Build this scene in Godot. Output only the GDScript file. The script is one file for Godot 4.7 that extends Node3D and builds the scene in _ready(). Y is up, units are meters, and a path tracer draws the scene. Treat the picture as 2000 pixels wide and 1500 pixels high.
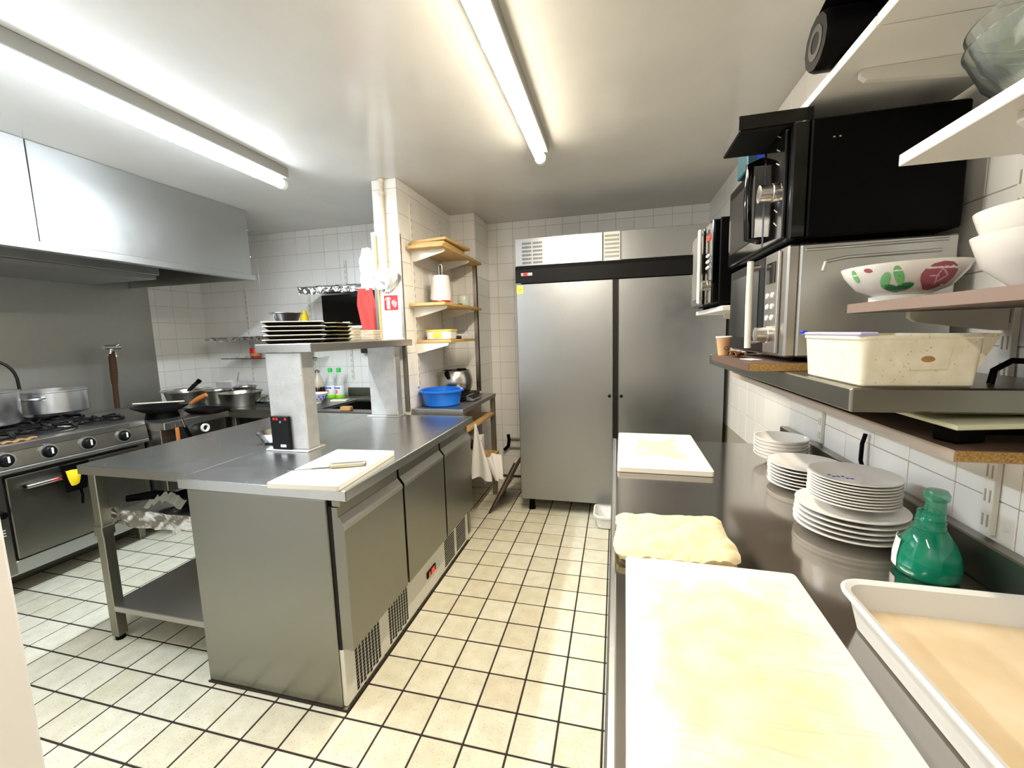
extends Node3D
# A restaurant kitchen. x to the right, y up, -z into the room; metres. The origin is on the floor about under the camera.

const CEIL := 2.35
const XR := 0.735      # right wall
const XL := -4.05      # left wall
const ZB := -3.72      # back wall behind the tall fridge
const ZBL := -3.35     # back wall behind the sink
const XS := -1.13      # where the back wall steps
const TILE := 0.15

var M := {}
var used := {}
var rng := RandomNumberGenerator.new()


# ---------------------------------------------------------------- geometry
class Geo:
	var v := PackedVector3Array()
	var n := PackedVector3Array()
	var t := PackedVector2Array()
	var ix := PackedInt32Array()
	var xf := Transform3D()

	func at(p: Vector3, b := Basis()) -> Geo:
		xf = Transform3D(b, p)
		return self

	func home() -> Geo:
		xf = Transform3D()
		return self

	func vert(p: Vector3, nn: Vector3, uv := Vector2.ZERO) -> int:
		v.append(xf * p)
		n.append((xf.basis * nn).normalized())
		t.append(uv)
		return v.size() - 1

	# corners in any turning sense; the face looks away from c
	func face(p: Array, c: Vector3) -> void:
		var nn: Vector3 = (p[1] - p[0]).cross(p[2] - p[0])
		if nn.length() < 1e-12 and p.size() > 3:
			nn = (p[2] - p[0]).cross(p[3] - p[0])
		var mid := Vector3.ZERO
		for q in p:
			mid += q
		mid /= p.size()
		var ccw: bool = nn.dot(mid - c) > 0
		if not ccw:
			nn = -nn
		var uvs := [Vector2(0, 1), Vector2(1, 1), Vector2(1, 0), Vector2(0, 0)]
		var first := v.size()
		for i in p.size():
			vert(p[i], nn, uvs[i % 4])
		for i in range(1, p.size() - 1):
			if ccw:
				ix.append_array([first, first + i + 1, first + i])
			else:
				ix.append_array([first, first + i, first + i + 1])

	func box(lo: Vector3, hi: Vector3, ch := 0.0) -> Geo:
		var c := (lo + hi) * 0.5
		var h := (hi - lo) * 0.5
		h = h.abs()
		var e := minf(ch, minf(h.x, minf(h.y, h.z)) * 0.9)
		for a in 3:
			var b := (a + 1) % 3
			var d := (a + 2) % 3
			for s in [-1.0, 1.0]:
				var q := []
				for k in [[-1, -1], [1, -1], [1, 1], [-1, 1]]:
					var p := Vector3.ZERO
					p[a] = s * h[a]
					p[b] = k[0] * (h[b] - e)
					p[d] = k[1] * (h[d] - e)
					q.append(c + p)
				face(q, c)
			if e > 0.0:
				for s in [-1.0, 1.0]:
					for r in [-1.0, 1.0]:
						var q := []
						for k in [[0, -1], [0, 1], [1, 1], [1, -1]]:
							var p := Vector3.ZERO
							p[a] = s * (h[a] - (e if k[0] else 0.0))
							p[b] = r * (h[b] - (0.0 if k[0] else e))
							p[d] = k[1] * (h[d] - e)
							q.append(c + p)
						face(q, c)
		if e > 0.0:
			for sx in [-1.0, 1.0]:
				for sy in [-1.0, 1.0]:
					for sz in [-1.0, 1.0]:
						face([c + Vector3(sx * h.x, sy * (h.y - e), sz * (h.z - e)), c + Vector3(sx * (h.x - e), sy * h.y, sz * (h.z - e)), c + Vector3(sx * (h.x - e), sy * (h.y - e), sz * h.z)], c)
		return self

	# profile of (radius, height) turned round y about a core of hx by hz (0: a lathe); caps close open ends
	func loft(prof: Array, hx := 0.0, hz := 0.0, segs := 24, sx := 1.0, sz := 1.0, crease := 0.75) -> Geo:
		var m := prof.size() - 1
		var dirs := []
		var per := maxi(1, segs / 4)
		if hx == 0.0 and hz == 0.0:
			for k in segs + 1:
				var a := TAU * k / segs
				dirs.append([Vector2(cos(a), sin(a)), Vector2.ZERO])
		else:
			for q in 4:
				for k in per + 1:
					var a := TAU * (q + float(k) / per) / 4.0
					dirs.append([Vector2(cos(a), sin(a)), Vector2(hx if q == 0 or q == 3 else -hx, hz if q < 2 else -hz)])
			dirs.append(dirs[0])
		var sn := []
		for i in m:
			var d: Vector2 = prof[i + 1] - prof[i]
			sn.append(Vector2(d.y, -d.x).normalized())
		var length := [0.0]
		for i in m:
			length.append(length[i] + (prof[i + 1] - prof[i]).length())
		for i in m:
			var na: Vector2 = sn[i]
			var nb: Vector2 = sn[i]
			if i > 0 and sn[i - 1].dot(sn[i]) > crease:
				na = (sn[i - 1] + sn[i]).normalized()
			if i < m - 1 and sn[i + 1].dot(sn[i]) > crease:
				nb = (sn[i + 1] + sn[i]).normalized()
			var first := v.size()
			for k in dirs.size():
				var d: Vector2 = dirs[k][0]
				var o: Vector2 = dirs[k][1]
				var u := float(k) / (dirs.size() - 1)
				for e in [[prof[i], na, length[i]], [prof[i + 1], nb, length[i + 1]]]:
					var r: float = e[0].x
					vert(Vector3((o.x + d.x * r) * sx, e[0].y, (o.y + d.y * r) * sz), Vector3(d.x * e[1].x / sx, e[1].y, d.y * e[1].x / sz), Vector2(u, e[2] / maxf(length[m], 1e-6)))
			for k in dirs.size() - 1:
				var a := first + 2 * k
				ix.append_array([a, a + 3, a + 1, a, a + 2, a + 3])
		if hx != 0.0 or hz != 0.0:
			for e in [[0, -1.0], [m, 1.0]]:
				var p: Vector2 = prof[e[0]]
				var up: float = 1.0
				if e[0] == 0:
					up = -1.0 if prof[0].y <= prof[m].y + 1e-6 or true else 1.0
				var c := vert(Vector3(0, p.y, 0), Vector3(0, up, 0), Vector2(0.5, 0.5))
				var f := v.size()
				for k in dirs.size():
					var q: Vector2 = dirs[k][1] + dirs[k][0] * p.x
					vert(Vector3(q.x * sx, p.y, q.y * sz), Vector3(0, up, 0), Vector2(0.5 + q.x / (2.0 * (hx + p.x)), 0.5 + q.y / (2.0 * (hz + p.x))))
				for k in dirs.size() - 1:
					if up > 0:
						ix.append_array([c, f + k, f + k + 1])
					else:
						ix.append_array([c, f + k + 1, f + k])
		return self

	func tube(pts: Array, r, segs := 8) -> Geo:
		var up := Vector3.UP
		var m := pts.size()
		var rings := []
		var prev := Vector3.ZERO
		for i in m:
			var d: Vector3 = (pts[mini(i + 1, m - 1)] - pts[maxi(i - 1, 0)]).normalized()
			var side: Vector3
			if prev == Vector3.ZERO:
				side = d.cross(up)
				if side.length() < 0.1:
					side = d.cross(Vector3.RIGHT)
			else:
				side = prev - d * prev.dot(d)
			side = side.normalized()
			prev = side
			var o := side.cross(d).normalized()
			var rr: float = r[i] if r is Array else r
			var ring := []
			for k in segs + 1:
				var a := TAU * k / segs
				var nn := side * cos(a) + o * sin(a)
				ring.append(vert(pts[i] + nn * rr, nn, Vector2(float(k) / segs, float(i) / (m - 1))))
			rings.append(ring)
		for i in m - 1:
			for k in segs:
				var a: int = rings[i][k]
				var b: int = rings[i][k + 1]
				var c: int = rings[i + 1][k]
				var d: int = rings[i + 1][k + 1]
				ix.append_array([a, d, c, a, b, d])
		for e in [0, m - 1]:
			var q := []
			for k in segs:
				var a := TAU * k / segs
				q.append(xf.affine_inverse() * v[rings[e][k]])
			face(q, pts[1] if e == 0 else pts[m - 2])
		return self

	# outline in the xy plane, pushed along z from 0 to depth
	func prism(poly: Array, depth: float) -> Geo:
		var pk := PackedVector2Array(poly)
		if Geometry2D.is_polygon_clockwise(pk):
			pk.reverse()
		var tri := Geometry2D.triangulate_polygon(pk)
		for s in [0.0, 1.0]:
			var first := v.size()
			for p in pk:
				vert(Vector3(p.x, p.y, depth * s), Vector3(0, 0, 1.0 if s * depth > 0 or (s == 0.0 and depth < 0) else -1.0), p)
			for i in range(0, tri.size(), 3):
				var a := pk[tri[i]]
				var ccw := (pk[tri[i + 1]] - a).cross(pk[tri[i + 2]] - a) > 0
				var front: bool = (s * depth > 0) or (s == 0.0 and depth < 0)
				if ccw == front:
					ix.append_array([first + tri[i], first + tri[i + 2], first + tri[i + 1]])
				else:
					ix.append_array([first + tri[i], first + tri[i + 1], first + tri[i + 2]])
		for i in pk.size():
			var a := pk[i]
			var b := pk[(i + 1) % pk.size()]
			var mid := (a + b) * 0.5
			var o := Vector2((b - a).y, -(b - a).x).normalized()
			face([Vector3(a.x, a.y, 0), Vector3(b.x, b.y, 0), Vector3(b.x, b.y, depth), Vector3(a.x, a.y, depth)], Vector3(mid.x - o.x, mid.y - o.y, depth * 0.5))
		return self

	# a sheet of nu by nv cells from f(u, v) -> point, thick along its own normal
	func sheet(nu: int, nv: int, f: Callable, thick := 0.002) -> Geo:
		var p := []
		for j in nv + 1:
			var row := []
			for i in nu + 1:
				row.append(f.call(float(i) / nu, float(j) / nv))
			p.append(row)
		var nrm := []
		for j in nv + 1:
			var row := []
			for i in nu + 1:
				var du: Vector3 = p[j][mini(i + 1, nu)] - p[j][maxi(i - 1, 0)]
				var dv: Vector3 = p[mini(j + 1, nv)][i] - p[maxi(j - 1, 0)][i]
				row.append(du.cross(dv).normalized())
			nrm.append(row)
		for s in [1.0, -1.0]:
			var first := v.size()
			for j in nv + 1:
				for i in nu + 1:
					vert(p[j][i] + nrm[j][i] * thick * 0.5 * s, nrm[j][i] * s, Vector2(float(i) / nu, float(j) / nv))
			for j in nv:
				for i in nu:
					var a := first + j * (nu + 1) + i
					var b := a + nu + 1
					if s > 0:
						ix.append_array([a, b + 1, a + 1, a, b, b + 1])
					else:
						ix.append_array([a, a + 1, b + 1, a, b + 1, b])
		var rim := []
		for i in nu:
			rim.append([p[0][i], p[0][i + 1], nrm[0][i], nrm[0][i + 1], p[1][i]])
			rim.append([p[nv][i], p[nv][i + 1], nrm[nv][i], nrm[nv][i + 1], p[nv - 1][i]])
		for j in nv:
			rim.append([p[j][0], p[j + 1][0], nrm[j][0], nrm[j + 1][0], p[j][1]])
			rim.append([p[j][nu], p[j + 1][nu], nrm[j][nu], nrm[j + 1][nu], p[j][nu - 1]])
		for e in rim:
			var h := thick * 0.5
			face([e[0] + e[2] * h, e[1] + e[3] * h, e[1] - e[3] * h, e[0] - e[2] * h], e[4])
		return self

	func mesh() -> ArrayMesh:
		var a := []
		a.resize(Mesh.ARRAY_MAX)
		a[Mesh.ARRAY_VERTEX] = v
		a[Mesh.ARRAY_NORMAL] = n
		a[Mesh.ARRAY_TEX_UV] = t
		a[Mesh.ARRAY_INDEX] = ix
		var m := ArrayMesh.new()
		m.add_surface_from_arrays(Mesh.PRIMITIVE_TRIANGLES, a)
		return m


func geo() -> Geo:
	return Geo.new()


func V(x: float, y: float, z: float) -> Vector3:
	return Vector3(x, y, z)


func P(a: Array) -> Array:
	var out := []
	for i in range(0, a.size(), 2):
		out.append(Vector2(a[i], a[i + 1]))
	return out


# ---------------------------------------------------------------- nodes
func numbered(called: String) -> String:
	used[called] = used.get(called, -1) + 1
	return called if used[called] == 0 else "%s_%03d" % [called, used[called]]


func tag(o: Node, label := "", category := "", group := "", kind := "") -> Node:
	if label: o.set_meta("label", label)
	if category: o.set_meta("category", category)
	if group: o.set_meta("group", group)
	if kind: o.set_meta("kind", kind)
	return o


func thing(called: String, label: String, category: String, where := Vector3.ZERO, turn := 0.0, group := "") -> Node3D:
	var o := Node3D.new()
	o.name = numbered(called)
	add_child(o)
	o.position = where
	o.rotation.y = turn
	tag(o, label, category, group)
	return o


func part(called: String, shape, m: Material, parent: Node3D = self) -> MeshInstance3D:
	var o := MeshInstance3D.new()
	o.name = numbered(called) if parent == self else called
	o.mesh = shape.mesh() if shape is Geo else shape
	o.material_override = m
	parent.add_child(o, true)
	return o


# one mesh that is a whole thing
func single(called: String, shape, m: Material, label: String, category: String, where := Vector3.ZERO, turn := 0.0, group := "") -> MeshInstance3D:
	var o := part(called, shape, m)
	o.position = where
	o.rotation.y = turn
	tag(o, label, category, group)
	return o


func struct(called: String, shape, m: Material) -> MeshInstance3D:
	var o := part(called, shape, m)
	o.set_meta("kind", "structure")
	return o


func copy(o: Node3D, label := "") -> Node3D:
	var c := o.duplicate()
	var base := str(o.name)
	var re := RegEx.create_from_string("_[0-9]{3}$")
	c.name = numbered(re.sub(base, ""))
	add_child(c)
	if label: c.set_meta("label", label)
	return c


# ---------------------------------------------------------------- materials
func noise_image(size: int, freq: float, seed_: int, octaves := 4) -> Image:
	var f := FastNoiseLite.new()
	f.seed = seed_
	f.frequency = freq
	f.fractal_octaves = octaves
	return f.get_seamless_image(size, size)


# colour map between two colours, following noise; specks of a third colour
func mottled(size: int, freq: float, seed_: int, a: Color, b: Color, specks := 0, sc := Color.BLACK, speck_alpha := 0.5) -> ImageTexture:
	var src := noise_image(size, freq, seed_)
	var img := Image.create(size, size, true, Image.FORMAT_RGB8)
	for y in size:
		for x in size:
			img.set_pixel(x, y, a.lerp(b, src.get_pixel(x, y).r))
	var r := RandomNumberGenerator.new()
	r.seed = seed_
	for k in specks:
		var x := r.randi() % size
		var y := r.randi() % size
		var w := 1 + r.randi() % 2
		for i in w:
			for j in w:
				var q := Vector2i((x + i) % size, (y + j) % size)
				img.set_pixelv(q, img.get_pixelv(q).lerp(sc, speck_alpha * r.randf_range(0.5, 1.0)))
	img.generate_mipmaps()
	return ImageTexture.create_from_image(img)


func grey_map(size: int, freq: float, seed_: int, lo: float, hi: float, streak := false) -> ImageTexture:
	var src := noise_image(size, freq, seed_)
	var img := Image.create(size, size, true, Image.FORMAT_L8)
	for y in size:
		for x in size:
			var g := src.get_pixel(x, y).r
			if streak:
				g = 0.5 * g + 0.5 * src.get_pixel((x * 1) % size, (y * 23) % size).r
			g = lerpf(lo, hi, g)
			img.set_pixel(x, y, Color(g, g, g))
	img.generate_mipmaps()
	return ImageTexture.create_from_image(img)


func mat(key: String, c: Color, rough := 0.5, metal := 0.0) -> StandardMaterial3D:
	var m := StandardMaterial3D.new()
	m.resource_name = key
	m.albedo_color = c
	m.roughness = rough
	m.metallic = metal
	M[key] = m
	return m


func world_map(m: StandardMaterial3D, scale: float) -> void:
	m.uv1_triplanar = true
	m.uv1_world_triplanar = true
	m.uv1_scale = Vector3.ONE * scale


func materials() -> void:
	var smudge := grey_map(256, 0.02, 5, 0.86, 1.0)
	var smear := grey_map(256, 0.05, 9, 0.82, 1.0)
	for d in [["steel", Color(0.57, 0.565, 0.53), 0.34], ["steel_fridge", Color(0.62, 0.63, 0.635), 0.34], ["steel_counter", Color(0.70, 0.685, 0.665), 0.13], ["steel_hood", Color(0.77, 0.775, 0.765), 0.40], ["steel_top", Color(0.80, 0.805, 0.80), 0.26], ["steel_shelf", Color(0.72, 0.71, 0.69), 0.36]]:
		var m := mat(d[0], d[1], d[2], 1.0)
		m.roughness_texture = smudge
		m.roughness_texture_channel = BaseMaterial3D.TEXTURE_CHANNEL_RED
		m.roughness = d[2] * 1.07
		world_map(m, 1.7)
	var wall_steel := mat("steel_wall", Color(0.68, 0.68, 0.65), 0.55, 1.0)
	wall_steel.roughness_texture = smear
	world_map(wall_steel, 1.3)
	var col := mat("steel_column", Color.WHITE, 0.5, 0.85)
	col.albedo_texture = mottled(256, 0.02, 31, Color(0.76, 0.76, 0.745), Color(0.82, 0.82, 0.81), 300, Color(0.45, 0.40, 0.32), 0.4)
	world_map(col, 2.0)
	mat("steel_leg", Color(0.62, 0.61, 0.55), 0.45, 1.0)
	mat("chrome", Color(0.82, 0.82, 0.81), 0.12, 1.0)
	mat("inox", Color(0.80, 0.79, 0.77), 0.26, 1.0)
	var alu := mat("aluminium", Color(0.90, 0.905, 0.91), 0.34, 1.0)
	alu.roughness_texture = smear
	world_map(alu, 4.0)
	var foil := mat("foil", Color(0.88, 0.88, 0.88), 0.22, 1.0)
	foil.cull_mode = BaseMaterial3D.CULL_DISABLED
	mat("iron", Color(0.055, 0.052, 0.05), 0.55, 0.3)
	mat("dark_steel", Color(0.17, 0.165, 0.155), 0.45, 0.8)
	mat("black", Color(0.014, 0.014, 0.015), 0.5).metallic_specular = 0.2
	mat("black_gloss", Color(0.012, 0.013, 0.014), 0.1)
	mat("black_satin", Color(0.05, 0.05, 0.05), 0.5).metallic_specular = 0.3
	mat("gasket", Color(0.035, 0.033, 0.03), 0.8)
	mat("white_melamine", Color(0.90, 0.89, 0.86), 0.35)
	mat("white_enamel", Color(0.88, 0.87, 0.83), 0.4)
	mat("white_plastic", Color(0.90, 0.90, 0.885), 0.35)
	mat("porcelain", Color(0.92, 0.91, 0.885), 0.12)
	mat("blue_plastic", Color(0.04, 0.43, 0.86), 0.35)
	mat("red_plastic", Color(0.78, 0.10, 0.06), 0.4)
	mat("red_cloth", Color(0.68, 0.21, 0.18), 0.75)
	mat("white_cloth", Color(0.89, 0.88, 0.87), 0.85)
	mat("yellow", Color(0.92, 0.80, 0.10), 0.5)
	mat("pale_yellow", Color(0.90, 0.78, 0.30), 0.4)
	mat("lime", Color(0.55, 0.85, 0.10), 0.4)
	mat("cap_green", Color(0.16, 0.78, 0.30), 0.4)
	mat("grout", Color(0.63, 0.60, 0.54), 0.85)
	mat("floor_grout", Color(0.17, 0.13, 0.10), 0.9)
	mat("wood_handle", Color(0.70, 0.42, 0.17), 0.55)
	mat("dark_wood", Color(0.20, 0.11, 0.06), 0.6)
	mat("tan", Color(0.70, 0.52, 0.30), 0.6)
	mat("kraft", Color(0.86, 0.70, 0.52), 0.7)
	mat("lamp_housing", Color(0.56, 0.56, 0.54), 0.5)
	mat("dirt", Color(0.17, 0.14, 0.09), 0.9)
	mat("scuffed", Color(0.52, 0.45, 0.41), 0.5)
	mat("teal", Color(0.01, 0.27, 0.32), 0.4)
	mat("blue_print", Color(0.03, 0.22, 0.85), 0.4)
	mat("white_print", Color(0.92, 0.92, 0.92), 0.5)
	mat("sign_red", Color(0.83, 0.10, 0.10), 0.45)
	mat("paint_white", Color(0.92, 0.91, 0.90), 0.5)
	mat("conduit", Color(0.86, 0.80, 0.70), 0.5)
	mat("plate_dark", Color(0.10, 0.06, 0.055), 0.3)
	mat("plate_rim", Color(0.52, 0.50, 0.30), 0.4)
	mat("cream_dish", Color(0.92, 0.895, 0.81), 0.3)
	mat("brown_bottle", Color(0.12, 0.05, 0.03), 0.15)
	mat("orange_print", Color(0.93, 0.50, 0.15), 0.5)
	mat("brass", Color(0.55, 0.38, 0.18), 0.5, 0.8)
	mat("shelf_brown", Color(0.36, 0.28, 0.235), 0.5)
	mat("board_grey", Color(0.66, 0.61, 0.56), 0.5)
	mat("pale_green", Color(0.80, 0.81, 0.70), 0.5)
	mat("red_display", Color(0.05, 0.01, 0.01), 0.3)
	M.red_display.emission_enabled = true
	M.red_display.emission = Color(1.0, 0.12, 0.16)
	M.red_display.emission_energy_multiplier = 0.9
	mat("neon_bluish", Color(0.95, 0.95, 0.95), 0.5)
	M.neon_bluish.emission_enabled = true
	M.neon_bluish.emission = Color(0.91, 0.95, 1.0)
	M.neon_bluish.emission_energy_multiplier = LAMP_GLOW_COOL
	mat("neon_warm", Color(0.95, 0.95, 0.95), 0.5)
	M.neon_warm.emission_enabled = true
	M.neon_warm.emission = Color(1.0, 0.945, 0.86)
	M.neon_warm.emission_energy_multiplier = LAMP_GLOW_WARM
	var glass := mat("glass", Color(0.93, 0.97, 0.96, 0.05), 0.02)
	glass.transparency = BaseMaterial3D.TRANSPARENCY_ALPHA
	var clip := mat("clip_clear", Color(0.97, 0.97, 0.97, 0.3), 0.2)
	clip.transparency = BaseMaterial3D.TRANSPARENCY_ALPHA
	var solid := mat("solid_glass", Color(0.95, 0.98, 0.97, 0.03), 0.02)
	solid.refraction_enabled = true
	solid.refraction_scale = 0.05
	var bottle := mat("bottle_glass", Color(0.90, 0.96, 0.93, 0.22), 0.05)
	bottle.transparency = BaseMaterial3D.TRANSPARENCY_ALPHA
	var green := mat("green_glass", Color(0.03, 0.62, 0.48, 0.5), 0.06)
	green.transparency = BaseMaterial3D.TRANSPARENCY_ALPHA
	var jar := mat("jar_plastic", Color(0.86, 0.80, 0.68, 0.45), 0.15)
	jar.transparency = BaseMaterial3D.TRANSPARENCY_ALPHA
	mat("green_liquid", Color(0.01, 0.24, 0.18), 0.15)
	var bag := mat("white_bag", Color(0.83, 0.82, 0.81), 0.4)
	bag.backlight_enabled = true
	bag.backlight = Color(0.25, 0.25, 0.24)
	var clear_bag := mat("clear_bag", Color(0.72, 0.72, 0.66, 0.6), 0.3)
	clear_bag.transparency = BaseMaterial3D.TRANSPARENCY_ALPHA
	# floor: cream ceramic with brown specks
	var ft := mottled(512, 0.012, 3, Color(0.81, 0.785, 0.69), Color(0.88, 0.865, 0.79), 2600, Color(0.45, 0.38, 0.27), 0.55)
	for k in 3:
		var m := mat("floor_tile_%d" % k, [Color(1, 1, 1), Color(0.965, 0.96, 0.94), Color(0.985, 0.99, 0.985)][k], 0.34)
		m.albedo_texture = ft
		world_map(m, 1.6)
	for k in 3:
		mat("wall_tile_%d" % k, [Color(0.93, 0.92, 0.895), Color(0.925, 0.914, 0.888), Color(0.935, 0.926, 0.90)][k], 0.16)
	var cm := mat("ceiling_paint", Color.WHITE, 0.17)
	cm.albedo_texture = mottled(256, 0.01, 11, Color(0.80, 0.793, 0.765), Color(0.835, 0.828, 0.80))
	world_map(cm, 0.7)
	var wd := mat("pine", Color.WHITE, 0.55)
	wd.albedo_texture = mottled(256, 0.03, 12, Color(0.70, 0.55, 0.31), Color(0.82, 0.68, 0.43))
	world_map(wd, 3.0)
	wd.uv1_scale = Vector3(2.0, 18.0, 1.2)
	var chip := mat("chipboard", Color.WHITE, 0.8)
	chip.albedo_texture = mottled(256, 0.12, 13, Color(0.50, 0.38, 0.19), Color(0.78, 0.64, 0.40), 900, Color(0.25, 0.15, 0.06), 0.7)
	world_map(chip, 6.0)
	var rust := mat("rust", Color.WHITE, 0.85, 0.2)
	rust.albedo_texture = mottled(128, 0.08, 14, Color(0.20, 0.11, 0.06), Color(0.40, 0.28, 0.17))
	world_map(rust, 8.0)
	var dirty := mat("stained_plastic", Color.WHITE, 0.45)
	dirty.albedo_texture = mottled(256, 0.03, 15, Color(0.89, 0.865, 0.76), Color(0.945, 0.93, 0.87), 220, Color(0.62, 0.50, 0.28), 0.6)
	world_map(dirty, 4.0)
	var towel := mat("terry", Color.WHITE, 0.95)
	towel.albedo_texture = mottled(256, 0.05, 16, Color(0.84, 0.765, 0.59), Color(0.91, 0.855, 0.70), 500, Color(0.70, 0.58, 0.36), 0.4)
	world_map(towel, 5.0)
	towel.rim_enabled = true
	towel.rim = 0.3
	var scratched := mat("board_white", Color(0.905, 0.89, 0.845), 0.45)
	scratched.roughness_texture = smear
	world_map(scratched, 6.0)


const LAMP_GLOW_COOL := 21.0
const LAMP_GLOW_WARM := 15.0


# ---------------------------------------------------------------- main
func _ready() -> void:
	rng.seed = 7
	stage()
	materials()
	shell()
	lamps()
	island()
	island_objects()
	cooker()
	back_bench()
	back_wall_objects()
	pillar_objects()
	store_corner()
	fridge()
	counter()
	counter_objects()
	right_shelves()
	right_shelf_objects()


func stage() -> void:
	var cam := Camera3D.new()
	cam.name = "camera"
	cam.fov = 85.53
	cam.near = 0.02
	cam.far = 60.0
	cam.rotation_order = EULER_ORDER_YXZ
	cam.position = V(0.0088, 1.3484, 0.0386)
	cam.rotation = Vector3(deg_to_rad(-6.8264), deg_to_rad(14.1495), deg_to_rad(-1.5444))
	add_child(cam)
	cam.current = true
	var e := Environment.new()
	e.background_mode = Environment.BG_COLOR
	e.background_color = Color(0.5, 0.5, 0.5)
	e.background_energy_multiplier = 0.1
	e.tonemap_mode = Environment.TONE_MAPPER_LINEAR
	e.tonemap_exposure = 1.68
	e.sdfgi_enabled = true
	e.ssao_enabled = true
	e.ssil_enabled = true
	var w := WorldEnvironment.new()
	w.name = "surroundings"
	w.environment = e
	add_child(w)


# ---------------------------------------------------------------- room
# tiles on a wall: origin o (a joint), along u and v, n out of the wall; only cells that keep() accepts
var tile_meshes := {}

func tile_mesh(w: float, h: float, b: Basis) -> ArrayMesh:
	var key := "%.3f %.3f %s" % [w, h, b]
	if not tile_meshes.has(key):
		tile_meshes[key] = geo().at(Vector3.ZERO, b).box(V(-w / 2, -h / 2, -0.006), V(w / 2, h / 2, 0.002), 0.0012).mesh()
	return tile_meshes[key]


func tile_wall(parent: Node3D, o: Vector3, u: Vector3, v: Vector3, u0: float, u1: float, v0: float, v1: float, pu: float, pv: float, keep = null) -> void:
	var n := u.cross(v)
	var b := Basis(u, v, n)
	var count := 0
	var lo := int(floor((u0 - pu) / TILE))
	var hi := int(ceil((u1 - pu) / TILE))
	var lv := int(floor((v0 - pv) / TILE))
	var hv := int(ceil((v1 - pv) / TILE))
	for j in range(lv, hv):
		for i in range(lo, hi):
			var a0 := maxf(pu + i * TILE, u0) + 0.0012
			var a1 := minf(pu + (i + 1) * TILE, u1) - 0.0012
			var b0 := maxf(pv + j * TILE, v0) + 0.0012
			var b1 := minf(pv + (j + 1) * TILE, v1) - 0.0012
			if a1 - a0 < 0.012 or b1 - b0 < 0.012:
				continue
			var c := o + u * (a0 + a1) * 0.5 + v * (b0 + b1) * 0.5
			if keep != null and not keep.call(c):
				continue
			var t := MeshInstance3D.new()
			t.name = "tile" if count == 0 else "tile_%03d" % count
			count += 1
			t.mesh = tile_mesh(snappedf(a1 - a0, 0.001), snappedf(b1 - b0, 0.001), b)
			t.material_override = M["wall_tile_%d" % (rng.randi() % 3)]
			t.position = c + n * rng.randf_range(-0.0004, 0.0004)
			parent.add_child(t)


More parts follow.
